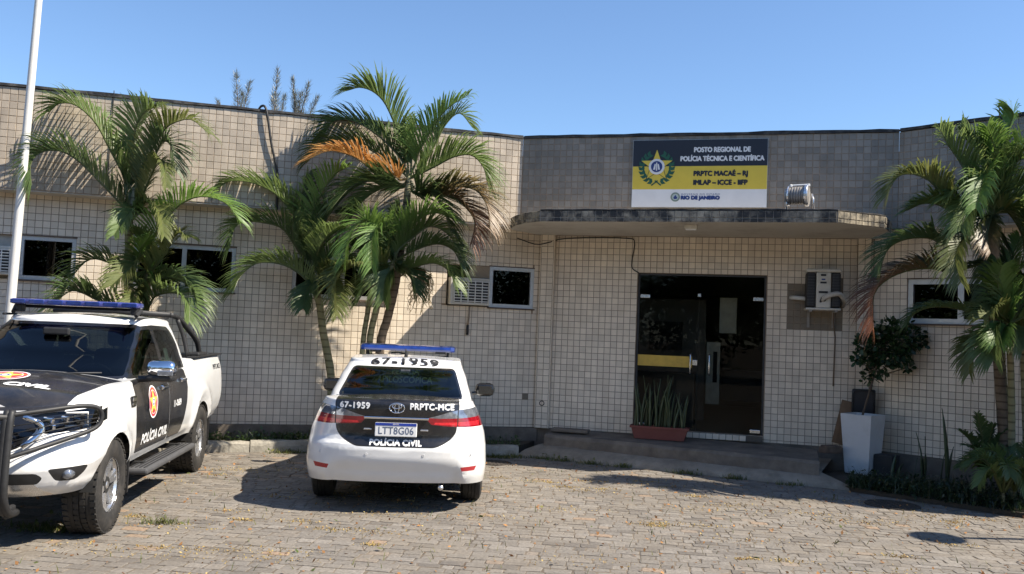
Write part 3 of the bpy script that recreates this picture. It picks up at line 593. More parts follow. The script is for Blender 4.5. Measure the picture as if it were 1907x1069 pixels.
palm('middle areca palm with bright green fronds right behind the sedan roof', [(684, 760), (688, 640), (700, 580), (715, 530), (728, 510)], 13.05, (735, 480), 12.5, [
    ([(742, 454), (760, 430), (784, 406), (814, 397), (850, 411)], 'bright', dict(L=.48, n=52)),
    ([(742, 466), (766, 445), (802, 421), (837, 439), (855, 470)], 'mid', dict(L=.44, dy=0)),
    ([(742, 505), (775, 496), (808, 490), (834, 503), (852, 535)], 'mid', dict(L=.34, dy=-.5)),
    ([(739, 484), (772, 466), (814, 454), (845, 467), (860, 500)], 'dark', dict(L=.36)),
    ([(715, 490), (700, 470), (697, 430), (679, 409), (652, 439), (640, 490)], 'bright', dict(L=.40, dy=-.7)),
    ([(722, 500), (709, 490), (679, 490), (646, 502), (625, 526), (623, 582)], 'yellow', dict(L=.38, dy=-.7)),
    ([(742, 454), (720, 425), (695, 435), (692, 500)], 'bright', dict(L=.38, dy=-.75)),
    ([(730, 500), (718, 520), (714, 560)], 'mid', dict(L=.32)), ([(725, 480), (700, 440), (670, 400), (640, 395)], 'dark', dict(L=.46, dy=0)),
    ([(735, 470), (740, 420), (745, 380)], 'dark', dict(L=.44, dy=0)), ([(738, 495), (760, 510), (775, 545)], 'dark', dict(L=.34, dy=-.2)), ([(720, 500), (690, 520), (668, 560)], 'dark', dict(L=.38, dy=-.2)),
], m_bark_g, .062, .05, 5, -.35)
palm('slim pale palm stem left of the brown trunk behind the sedan', [(668, 760), (676, 640), (685, 580), (692, 535)], 12.98, (696, 500), 12.75, [
    ([(697, 500), (700, 450), (715, 410)], 'mid', dict(L=.34)), ([(695, 505), (675, 470), (650, 455)], 'dark', dict(L=.34)), ([(698, 505), (715, 480), (738, 490)], 'dark', dict(L=.32))], m_bark_g, .048, .042, 6, -.2)
palm('tall areca palm at the right edge with reddish lower fronds', [(1872, 860), (1866, 760), (1858, 660), (1846, 540), (1846, 470)], 10.85, (1850, 400), 10.5, [
    ([(1830, 400), (1775, 380), (1748, 353), (1727, 334), (1697, 324), (1670, 331), (1649, 368)], 'yellow', dict(L=.40, n=58)),
    ([(1830, 370), (1805, 331), (1786, 299), (1765, 269), (1751, 240)], 'mid', dict(L=.48, dy=0)),
    ([(1820, 405), (1770, 391), (1743, 380), (1716, 380), (1690, 392)], 'mid', dict(L=.36, dy=.1)),
    ([(1840, 410), (1816, 425), (1790, 450), (1779, 485), (1790, 526)], 'yellow', dict(L=.36, dy=-.55)),
    ([(1835, 440), (1761, 452), (1727, 443), (1685, 446), (1653, 465), (1638, 508)], 'dark', dict(L=.42, n=56, dy=-.1)),
    ([(1840, 480), (1774, 506), (1737, 500), (1695, 503), (1653, 520), (1627, 551), (1625, 614)], 'red', dict(L=.42, n=60)),
    ([(1850, 560), (1829, 588), (1790, 576), (1742, 571), (1706, 582), (1690, 604)], 'dark', dict(L=.26, n=50, dy=0)),
    ([(1854, 350), (1854, 312), (1851, 271), (1838, 236)], 'bright', dict(L=.40)),
    ([(1862, 340), (1868, 299), (1878, 244), (1887, 212), (1877, 196)], 'bright', dict(L=.36)),
    ([(1860, 370), (1868, 335), (1882, 308), (1910, 296), (1945, 312)], 'mid', dict(L=.46, n=54)),
    ([(1842, 370), (1835, 325), (1828, 345), (1817, 388)], 'bright', dict(L=.34, dy=-.6)),
    ([(1852, 400), (1873, 392), (1900, 430), (1915, 486)], 'yellow', dict(L=.36, dy=-.4)),
    ([(1855, 390), (1890, 350), (1935, 340), (1985, 380)], 'mid', dict(L=.48)), ([(1845, 390), (1815, 360), (1790, 350), (1760, 370)], 'mid', dict(L=.42, dy=-.2)),
    ([(1850, 410), (1860, 440), (1850, 500), (1830, 560)], 'dark', dict(L=.34, dy=-.1)), ([(1860, 290), (1861, 240), (1861, 190)], 'yellow', dict(L=.02, n=4)),
    ([(1850, 385), (1835, 300), (1800, 260), (1790, 240)], 'dark', dict(L=.46, dy=.1)), ([(1856, 380), (1880, 330), (1915, 270), (1960, 250)], 'bright', dict(L=.46)), ([(1856, 390), (1895, 370), (1930, 390), (1950, 450)], 'mid', dict(L=.46, dy=-.3)), ([(1850, 390), (1822, 370), (1800, 395), (1790, 430)], 'mid', dict(L=.40, dy=-.5)), ([(1855, 395), (1900, 400), (1950, 440)], 'mid', dict(L=.46, dy=-.5)),
    ([(1850, 400), (1845, 410), (1838, 440), (1845, 470)], 'brown', dict(L=.24, dy=-.5)),
    ([(1850, 600), (1834, 627), (1816, 635), (1805, 656), (1805, 696)], 'yellow', dict(L=.26, dy=-.2)),
], m_bark_b, .085, .062, 7, -.35, L=.44)
palm('low areca palm with glossy bright fronds at the right edge', [(1884, 850), (1884, 760), (1882, 680), (1880, 640)], 10.6, (1880, 600), 10.3, [
    ([(1879, 601), (1862, 585), (1845, 580), (1830, 592)], 'yellow', dict(L=.30, dy=-.3)), ([(1880, 605), (1868, 615), (1860, 640)], 'bright', dict(L=.28, dy=-.3)), ([(1881, 601), (1894, 620), (1905, 650)], 'yellow', dict(L=.3, dy=-.3)),
    ([(1876, 590), (1868, 560), (1858, 525), (1866, 495)], 'bright', dict(L=.38)), ([(1881, 590), (1884, 560), (1890, 520), (1912, 488)], 'mid', dict(L=.42)), ([(1884, 600), (1910, 560), (1950, 545), (1980, 580)], 'mid', dict(L=.42)),
    ([(1878, 595), (1855, 610), (1845, 640), (1850, 670)], 'mid', dict(L=.3)), ([(1880, 590), (1880, 500), (1900, 440)], 'bright', dict(L=.40, dy=.1)),
    ([(1884, 600), (1925, 590), (1955, 640)], 'mid', dict(L=.40))], m_bark_g, .05, .042, 8, -.2)
palm('slim palm stem beside the tall palm trunk at the right edge', [(1912, 850), (1908, 740), (1905, 660)], 10.7, (1908, 610), 10.5, [([(1908, 600), (1925, 540), (1965, 520)], 'mid'), ([(1905, 610), (1895, 560), (1905, 510)], 'mid'), ([(1908, 615), (1940, 640), (1960, 700)], 'bright')], m_bark_g, .045, .04, 9, -.2)
palm('second slim palm stem close behind the tall trunk at the right', [(1880, 850), (1872, 740), (1868, 680)], 11.0, (1870, 640), 10.95, [([(1870, 640), (1880, 590), (1900, 560)], 'dark', dict(L=.34, dy=0)), ([(1870, 640), (1855, 600), (1845, 570)], 'dark', dict(L=.30, dy=0))], m_bark_g, .042, .036, 12, -.1)
# dry fruit stalk hanging from the tallest palm
fs_ = thing('fruit_stalk', 'dry branching tan fruit stalk hanging beside the palm trunk', 'fruit stalk', at(772, 520, 12.5)); mb = MB(); q = random.Random(4)
a0 = at(745, 515, 12.55); a1 = at(793, 506, 12.5)
mb.tube(spline([a0, at(770, 500, 12.5), a1], 8), [.014]*8, 5, col=(.24, .15, .07))
for i in range(46):
    s_ = q.random(); st = at(775+s_*30, 508+q.uniform(0, 12), 12.5); en = at(772+q.uniform(-14, 34), 548+q.uniform(-18, 30), 12.5+q.uniform(-.12, .12)); md = st.lerp(en, .5)+Vector((q.uniform(-.05, .05), q.uniform(-.05, .05), q.uniform(0, .05)))
    P = spline([st, md, en], 5); mb.tube(P, [.006, .005, .004, .003, .003], 4, col=mixc((.30, .21, .09), (.38, .27, .13), q.random()))
    for k in range(5):
        p = P[1+k % 4]; e2 = p+Vector((q.uniform(-.05, .05), q.uniform(-.05, .05), q.uniform(-.09, 0))); mb.tube([p, e2], .0035, 4, col=(.34, .25, .11))
mb.build('stalk', m_leaf, fs_, attr='leaf')

# ================================================================== casuarinas behind the roof
def casuarina(label, spires, Y, seed):
    q = random.Random(seed); x0 = sum(s[0] for s in spires)/len(spires); b = at(x0, 200, Y); root = thing('casuarina_tree', label, 'tree', (b.x, b.y, -.06), 0, 'casuarina trees behind the roof')
    MB().tube([(b.x, b.y, -.06), (b.x+.1, b.y, 2.5), (b.x, b.y, 5.2)], [.16, .13, .08], 8).build('trunk', m_bark_b, root, smooth=True)
    cr = MB(); br = MB()
    for (px, py, lean) in spires:
        tip = at(px, py, Y+q.uniform(-.4, .4)); st = Vector((b.x, b.y, 4.6+q.uniform(-.3, .5))); P = spline([st, st.lerp(tip, .45)+Vector((lean*-.12, 0, -.1)), tip], 16)
        br.tube(P, [.03*(1-i/16)+.004 for i in range(16)], 5)
        for k in range(950):                         # feathery plume round each leader
            s_ = q.random()**.8; f = s_*14.99; j = int(f); p = P[j].lerp(P[j+1], f-j); r_ = .26*(1-s_)**.6+.02; az = q.uniform(0, 6.28); rr = r_*q.random()**.6; o_ = Vector((math.cos(az), math.sin(az), 0))
            a = p+o_*rr+Vector((0, 0, rr*.7)); d_ = (o_*q.uniform(0, .6)+Vector((lean*.08, 0, q.uniform(.3, 1)))+Vector((q.gauss(0, .25), q.gauss(0, .25), 0))).normalized(); w = d_*q.uniform(.07, .17); n_ = Vector((q.uniform(-1, 1), q.uniform(-1, 1), 0)).normalized()*.006
            cr.add([a-n_, a+n_, a+w], [(0, 1, 2)], mixc((.10, .115, .09), (.19, .20, .17), q.random()))
            if k % 7 == 0: br.tube([p, a], .0035, 3)
    br.build('branches', m_bark_b, root); cr.build('crown', m_leaf, root, attr='leaf')
casuarina('leftmost feathery grey green casuarina rising behind the roof edge', [(440, 136, -1), (466, 152, 1), (405, 188, -2), (452, 175, 0)], 22, 1)
casuarina('tallest slender casuarina spire in the middle behind the roof edge', [(517, 130, .5), (530, 178, 1), (508, 175, -1)], 22.5, 2)
casuarina('rightmost bushy casuarina with leaning tips behind the roof edge', [(545, 146, -.5), (575, 155, 2), (592, 180, 3), (560, 172, 1), (548, 175, -1)], 22, 3)
# ================================================================== VEHICLE TOOLS
def interp(tab):
    def f(x):
        if x <= tab[0][0]: return tab[0][1]
        for (a, b), (c, d) in zip(tab, tab[1:]):
            if x <= c:
                t = (x-a)/(c-a); t = t*t*(3-2*t)*.5+t*.5; return b+(d-b)*t
        return tab[-1][1]
    return f
def car_shell(zb, ze, xr, xf, w, ar, nr, af, nf, zlev, rt, crown, NS=46, NC=16, T=10):
    """left half outline at each height, rounded over at the top edge, closed by a crowned deck, mirrored"""
    rows = []; zt_ref = zlev[-1]
    def outline(z):
        a, b = xr(z), xf(z); pts = []
        for k in range(NC): th = math.pi/2*k/NC; pts.append((a+ar*(1-math.cos(th)**(2/nr)), w(a+ar, z)*math.sin(th)**(2/nr)))
        for k in range(NS+1): x = a+ar+(b-af-a-ar)*k/NS; pts.append((x, w(x, z)))
        for k in range(NC-1, -1, -1): th = math.pi/2*k/NC; pts.append((b-af*(1-math.cos(th)**(2/nf)), w(b-af, z)*math.sin(th)**(2/nf)))
        return pts
    z0, z1 = zlev[0], zlev[-1]
    for z in zlev:
        s = (z-z0)/(z1-z0); rows.append([(x, y, zb(x)+(ze(x)-zb(x))*s) for x, y in outline(z)])
    top = outline(z1); n = len(top); nor = []
    for i in range(n):
        a = Vector(top[max(i-1, 0)]); b = Vector(top[min(i+1, n-1)]); t = (b-a)
        if i == 0: t = Vector((0, 1))
        if i == n-1: t = Vector((0, -1))
        t.normalize(); nor.append(Vector((-t.y, t.x)))
    nor = [(v if v.dot(Vector(((top[0][0]+top[-1][0])/2, 0))-Vector(top[i])) > 0 else -v) if (i < NC or i >= n-NC) else Vector((0, -1)) for i, v in enumerate(nor)]
    for a in (25, 50, 72, 90):
        a = R(a); rows.append([(x+nor[i].x*rt*(1-math.cos(a)), max(0, y+nor[i].y*rt*(1-math.cos(a))), ze(x)+rt*math.sin(a)) for i, (x, y) in enumerate(top)])
    last = rows[-1]
    for k in range(1, T+1):
        t = k/T; rows.append([(x, y*(1-t), z+crown(x)*(1-(1-t)**2)) for x, y, z in last])
    bm = bmesh.new(); VL = [[bm.verts.new(p) for p in r] for r in rows]; VR = [[bm.verts.new((p[0], -p[1], p[2])) for p in r] for r in rows]
    for r in range(len(rows)-1):
        for i in range(n-1):
            for V, fl in ((VL, False), (VR, True)):
                q = [V[r][i], V[r][i+1], V[r+1][i+1], V[r+1][i]]
                try: bm.faces.new(q[::-1] if fl else q)
                except ValueError: pass
    bmesh.ops.remove_doubles(bm, verts=bm.verts, dist=.0004)
    bmesh.ops.dissolve_degenerate(bm, edges=bm.edges, dist=.0003)
    bm.normal_update()
    s = sum(f.normal.dot(f.calc_center_median()-Vector(((top[0][0]+top[-1][0])/2, 0, z0))) for f in bm.faces)
    if s < 0: bmesh.ops.reverse_faces(bm, faces=bm.faces)
    for f in bm.faces: f.smooth = True
    bm.normal_update(); return bm
def inside(p, poly):
    x, y = p; c = False; n = len(poly)
    for i in range(n):
        (a, b), (d, e) = poly[i], poly[i-1]
        if (b > y) != (e > y) and x < (d-a)*(y-b)/(e-b)+a: c = not c
    return c
AX = {'x': (1, 2), 'y': (0, 2), 'z': (0, 1)}
def cut(bm, lay, pid, poly, axis, sign, only=(0,), thr=.05, lim=None):
    """split the shell along a polygon seen down an axis and give the faces inside the panel id"""
    i, j = AX[axis]; k = 'xyz'.index(axis); xs = [p[0] for p in poly]; ys = [p[1] for p in poly]; m_ = .06
    bx = (min(xs)-m_, max(xs)+m_, min(ys)-m_, max(ys)+m_)
    def cand(f):
        if f[lay] not in only or f.normal[k]*sign < thr: return False
        c = f.calc_center_median()
        return bx[0] < c[i] < bx[1] and bx[2] < c[j] < bx[3] and (lim is None or lim(c))
    fs = [f for f in bm.faces if cand(f)]
    if not fs: return
    geom = set(fs)
    for f in fs: geom.update(f.verts); geom.update(f.edges)
    geom = list(geom)
    for a in range(len(poly)):
        p, q = poly[a], poly[(a+1) % len(poly)]; d = (q[0]-p[0], q[1]-p[1])
        if abs(d[0])+abs(d[1]) < 1e-5: continue
        co = [0, 0, 0]; no = [0, 0, 0]; co[i], co[j] = p; no[i], no[j] = -d[1], d[0]
        r = bmesh.ops.bisect_plane(bm, geom=geom, plane_co=co, plane_no=no, dist=1e-5); geom = r['geom']
    for f in {g for g in geom if isinstance(g, bmesh.types.BMFace)}:
        if f.is_valid and f[lay] in only:
            c = f.calc_center_median()
            if inside((c[i], c[j]), poly): f[lay] = pid
def rounded(poly, r=.04, n=4):
    out = []; k = len(poly)
    for i in range(k):
        p = Vector(poly[i]); a = Vector(poly[i-1])-p; b = Vector(poly[(i+1) % k])-p; t = min(r, a.length*.45, b.length*.45); s, e = p+a.normalized()*t, p+b.normalized()*t
        for m_ in range(n+1):
            u = m_/n; out.append(tuple((1-u)**2*s+2*u*(1-u)*p+u*u*e))
    return out
def grow(poly, d):
    k = len(poly); out = []; ar = sum(poly[i-1][0]*poly[i][1]-poly[i][0]*poly[i-1][1] for i in range(k)); sg = 1 if ar > 0 else -1
    for i in range(k):
        a, p, b = Vector(poly[i-1]), Vector(poly[i]), Vector(poly[(i+1) % k]); n1 = Vector(((p-a).y, -(p-a).x)); n2 = Vector(((b-p).y, -(b-p).x))
        n1.normalize(); n2.normalize(); v = (n1+n2)
        v = v/max(.3, v.length_squared/2) if v.length > .01 else n1
        out.append(tuple(p+v*d*sg))
    return out
def extract_all(bm, lay, ids, name, mat, parent):
    """one object for each separate piece of the panel"""
    sel = {f for f in bm.faces if f[lay] in ids}; comps = []
    while sel:
        st = [sel.pop()]; c = list(st)
        while st:
            for e in st.pop().edges:
                for g in e.link_faces:
                    if g in sel: sel.discard(g); st.append(g); c.append(g)
        comps.append(c)
    comps = [c for c in comps if sum(f.calc_area() for f in c) > .0012]
    return [extract(bm, lay, ids, name, mat, parent, sel=c) for c in sorted(comps, key=lambda c: -c[0].calc_center_median().y)]
def extract(bm, lay, ids, name, mat, parent, thick=0, sel=None):
    sel = sel or [f for f in bm.faces if f[lay] in ids]
    if not sel: print('EMPTY PANEL', name); return None
    vm = {}; vs_ = []; fs = []; mi = []
    for f in sel:
        r = []
        for v in f.verts:
            if v not in vm: vm[v] = len(vs_); vs_.append(v.co.copy())
            r.append(vm[v])
        fs.append(r); mi.append(ids.index(f[lay]))
    me = bpy.data.meshes.new(name); me.from_pydata(vs_, [], fs)
    if name in ('windscreen', 'rear_window', 'bonnet'):      # collapse the slivers left by the cuts so that reflections stay clean
        b2 = bmesh.new(); b2.from_mesh(me); bmesh.ops.remove_doubles(b2, verts=b2.verts, dist=.011); bmesh.ops.dissolve_degenerate(b2, edges=b2.edges, dist=.001); b2.to_mesh(me); b2.free()
    ml = mat if isinstance(mat, (list, tuple)) else [mat]
    for m_ in ml: me.materials.append(m_)
    if len(ml) > 1: me.polygons.foreach_set('material_index', mi)
    me.polygons.foreach_set('use_smooth', [True]*len(me.polygons)); me.update()
    o = link(name, me, parent, False)
    if thick:
        md = o.modifiers.new('s', 'SOLIDIFY'); md.thickness = thick; md.offset = -1
    return o
def decal(bvh, geo, org, right, up, dr, name, mat, parent, off=.003, scale=1, bold=0):
    vv, ff = geo
    if bold: n0 = len(vv); ff = [tuple(i+k*n0 for i in f) for k in range(5) for f in ff]; vv = [(x+BOLD[k][0]*bold, y+BOLD[k][1]*bold) for k in range(5) for x, y in vv]
    org, right, up, dr = Vector(org), Vector(right), Vector(up), Vector(dr); mb = MB(); out = []; lastn = -dr; lastd = 1.0
    for i_, (x, y) in enumerate(vv):
        p = org+right*x*scale+up*y*scale; h = bvh.ray_cast(p-dr*1.0, dr, 3.0)
        if h[0] is None: out.append(p-dr*1.0+dr*(lastd-off))
        else:
            n = h[1] if h[1].dot(dr) < 0 else -h[1]; lastd = h[3]; out.append(h[0]+n*(off+(.0004*(i_//n0) if bold else 0)))
    return mb.add(out, ff).build(name, mat, parent, world=False)
def dense(vv, ff, step=.03):                  # subdivide flat text so that it can follow a curved panel
    bm = bmesh.new(); vs_ = [bm.verts.new((x, y, 0)) for x, y in vv]
    for f in ff:
        try: bm.faces.new([vs_[i] for i in f])
        except ValueError: pass
    bmesh.ops.triangulate(bm, faces=bm.faces)
    for _ in range(4):
        es = [e for e in bm.edges if e.calc_length() > step]
        if not es: break
        bmesh.ops.subdivide_edges(bm, edges=es, cuts=1)
        bmesh.ops.triangulate(bm, faces=[f for f in bm.faces if len(f.verts) > 3])
    bm.verts.index_update(); r = ([(v.co.x, v.co.y) for v in bm.verts], [tuple(v.index for v in f.verts) for f in bm.faces]); bm.free(); return r
def disc_geo(r0, r1, n=40, k=4, sx=1):
    vv = []; ff = []
    for i in range(k+1):
        r = r0+(r1-r0)*i/k; vv += [(sx*r*math.cos(2*math.pi*j/n), r*math.sin(2*math.pi*j/n)) for j in range(n)]
    for i in range(k): ff += [(i*n+j, (i+1)*n+j, (i+1)*n+(j+1) % n, i*n+(j+1) % n) for j in range(n)]
    return vv, ff
def star_geo(r, r2, n=5):
    vv = [(0, 0)]+[((r if i % 2 == 0 else r2)*math.sin(math.pi*i/n), (r if i % 2 == 0 else r2)*math.cos(math.pi*i/n)) for i in range(2*n)]
    return vv, [(0, 1+i, 1+(i+1) % (2*n)) for i in range(2*n)]
m_white = material('white_paint', (.76, .76, .75), .22, var=.025, vscale=2, coat=.8, dirt=(.55, .50, .43), dscale=2.5, damt=.16)
m_vinyl = material('black_vinyl', (.014, .014, .016), .24, var=.25, vscale=3, coat=.35, dirt=(.07, .06, .05), dscale=2.2, damt=.5)
m_blackp = material('black_plastic', (.018, .018, .019), .55, var=.3, vscale=20); m_blackg = material('gloss_black', (.010, .010, .011), .15, var=.2, coat=.5)
m_rubber = material('tyre_rubber', (.020, .019, .018), .8, var=.3, vscale=12, dirt=(.09, .075, .06), dscale=6, damt=.4)
m_silver = material('alloy_silver', (.66, .66, .67), .25, .85, var=.08, vscale=9); m_chrome = material('chrome', (.80, .81, .83), .06, 1, var=.03)
m_letw = material('white_letter', (.80, .80, .79), .5, var=.04); m_letb = material('black_letter', (.012, .012, .013), .5)
m_red = material('tail_red', (.26, .005, .012), .12, var=.2, vscale=25, coat=1); m_refl = material('reflector_red', (.38, .03, .035), .3, var=.15, vscale=90)
m_smoke = material('lamp_smoke', (.24, .26, .30), .08, .55, var=.35, vscale=18, coat=1); m_seat = material('seat_cloth', (.022, .021, .020), .85, var=.2)
m_gap = material('shut_gap', (.008, .008, .008), .9, var=.1); m_under = material('underbody', (.012, .012, .012), .9, var=.3)
m_bar = material('blue_lens', (.012, .032, .17), .16, var=.3, vscale=14, coat=1); m_bar2 = material('violet_blue_lens', (.055, .065, .26), .25, var=.3, vscale=14, coat=.8)
m_mirror = material('mirror_dark', (.10, .11, .12), .05, .9, var=.05); m_gold = material('emblem_gold', (.68, .52, .10), .5, var=.06); m_emred = material('emblem_red', (.50, .035, .045), .5, var=.06); m_emblue = material('emblem_blue', (.06, .10, .30), .5)
g_car = glass('car_glass', (.20, .24, .23)); g_ws = glass('windscreen_glass', (.12, .145, .145), .8); g_lamp = glass('lamp_glass', (.85, .87, .9)); g_rear = glass('rear_glass', (.30, .36, .33))
def wheel(parent, loc, side, r, wd, rim, spokes=6, lugs=False, mat_rim=None):
    """axle along y; side +1 shows its face to +y"""
    hub = MB().lathe([(.0, wd*.34), (rim*.30, wd*.34), (rim*.34, wd*.26), (rim*.34, -wd*.4), (0, -wd*.4)], 24, 'Y'); hub.m = Matrix.Identity(4)
    W = hub.build('wheel', m_under, parent, world=False, smooth=False, recalc=True); W.location = loc; W.rotation_euler = (0, random.random()*3, 0)
    if side < 0: W.rotation_euler = (0, random.random()*3, math.pi)
    t = MB(); h = wd/2
    t.lathe([(rim, -h*.86), (rim+.02, -h*.98), (rim+(r-rim)*.45, -h*1.06), (r-.035, -h*.99), (r-.008, -h*.85), (r, -h*.6), (r, -h*.38), (r-.008, -h*.36), (r-.008, -h*.30), (r, -h*.28), (r, -h*.04), (r-.008, -h*.02), (r-.008, h*.02), (r, h*.04), (r, h*.28), (r-.008, h*.30), (r-.008, h*.36), (r, h*.38), (r, h*.6), (r-.008, h*.85), (r-.035, h*.99), (rim+(r-rim)*.45, h*1.06), (rim+.02, h*.98), (rim, h*.86)], 56, 'Y', close=True)
    if lugs:
        for k in range(44):
            a = 2*math.pi*k/44
            for yy, ww, dl in ((-h*.80, h*.34, 0), (h*.80, h*.34, .07), (-h*.2, h*.3, .03), (h*.2, h*.3, .1)):
                th = a+dl; t.box(((r-.003)*math.cos(th), yy, (r-.003)*math.sin(th)), (.013, ww, r*.10), Matrix.Rotation(-th, 3, 'Y'))
    tb = t.build('tyre', m_rubber, W, world=False, recalc=True); autosmooth(tb, 32)
    rm = MB(); rm.lathe([(rim*.99, h*.90), (rim*1.01, h*.80), (rim*.93, h*.62), (rim*.90, -h*.5), (rim*.96, -h*.85)], 40, 'Y')
    rm.lathe([(0, h*.72), (rim*.12, h*.72), (rim*.16, h*.66), (rim*.26, h*.60), (rim*.26, h*.3)], 24, 'Y')
    for k in range(spokes):
        for dd in (-.13, .13):
            a = 2*math.pi*k/spokes; c, s = math.cos(a+dd), math.sin(a+dd); c0, s0 = math.cos(a+dd*.4), math.sin(a+dd*.4)
            i_ = Vector((c0, 0, s0))*rim*.2; o_ = Vector((c, 0, s))*rim*.95; tg0 = Vector((-s0, 0, c0))*rim*.055; tg = Vector((-s, 0, c))*rim*.085; f0, f1 = Vector((0, h*.66, 0)), Vector((0, h*.74, 0)); bk = Vector((0, -.03, 0))
            rm.add([i_-tg0+f0, i_+tg0+f0, o_+tg+f1, o_-tg+f1, i_-tg0*1.3+f0+bk, i_+tg0*1.3+f0+bk, o_+tg*1.2+f1+bk, o_-tg*1.2+f1+bk], [(0, 1, 2, 3), (0, 4, 5, 1), (1, 5, 6, 2), (2, 6, 7, 3), (3, 7, 4, 0), (4, 7, 6, 5)])
    rb = rm.build('rim', mat_rim or m_silver, W, world=False, recalc=True); autosmooth(rb, 30); return W
def arch_poly(x, z, r, zlow, n=18): return [(x-r, zlow)]+[(x+r*math.cos(math.pi*(1-i/n)), z+r*math.sin(math.pi*(1-i/n))) for i in range(n+1)]+[(x+r, zlow)]
def liner(parent, x, z, r, y0, y1, n=18):
    mb = MB(); vs_ = []
    for i in range(n+1): a = math.pi*(1-i/n)*1.0; vs_ += [(x+r*math.cos(a), y0, z+r*math.sin(a)), (x+r*math.cos(a), y1, z+r*math.sin(a))]
    mb.add(vs_, [(2*i, 2*i+2, 2*i+3, 2*i+1) for i in range(n)]); mb.add([(x+r*math.cos(math.pi*(1-i/n)), y0, z+r*math.sin(math.pi*(1-i/n))) for i in range(n+1)], [tuple(range(n+1))])
    return mb.build('wheel_arch', m_under, parent, world=False)
def seat(parent, x, y, z, s=1, head=True):
    o = MB().bbox((x, y, z), (.48, .48, .16), .05).bbox((x-.22, y, z+.34), (.14, .46, .62), .06, Matrix.Rotation(-.22, 3, 'Y'))
    b = o.build('seat', m_seat, parent, world=False, recalc=True); autosmooth(b, 40)
    if head: h = MB().bbox((x-.33, y, z+.76), (.11, .26, .19), .05); h.tube([(x-.31, y-.06, z+.58), (x-.33, y-.06, z+.72)], .008).tube([(x-.31, y+.06, z+.58), (x-.33, y+.06, z+.72)], .008); hb = h.build('headrest', m_seat, b, world=False); autosmooth(hb, 40)
def crest(bvh, org, right, up, dr, r, parent, base, off=.003):
    e = decal(bvh, disc_geo(r*.02, r, 44, 5), org, right, up, dr, 'emblem', m_emred, parent, off)
    decal(bvh, disc_geo(r*.90, r*1.0, 44, 1), org, right, up, dr, 'emblem_rim', m_letw, e, off+.001); decal(bvh, disc_geo(r*.70, r*.74, 44, 1), org, right, up, dr, 'emblem_rim', m_letw, e, off+.001)
    decal(bvh, dense(*star_geo(r*.88, r*.36), step=.05), org, right, up, dr, 'emblem_star', m_gold, e, off+.002); decal(bvh, disc_geo(.001, r*.26, 24, 2), org, right, up, dr, 'emblem_disc', m_letw, e, off+.003); decal(bvh, disc_geo(r*.12, r*.21, 20, 1), org, right, up, dr, 'emblem_disc', m_emblue, e, off+.004)
    return e

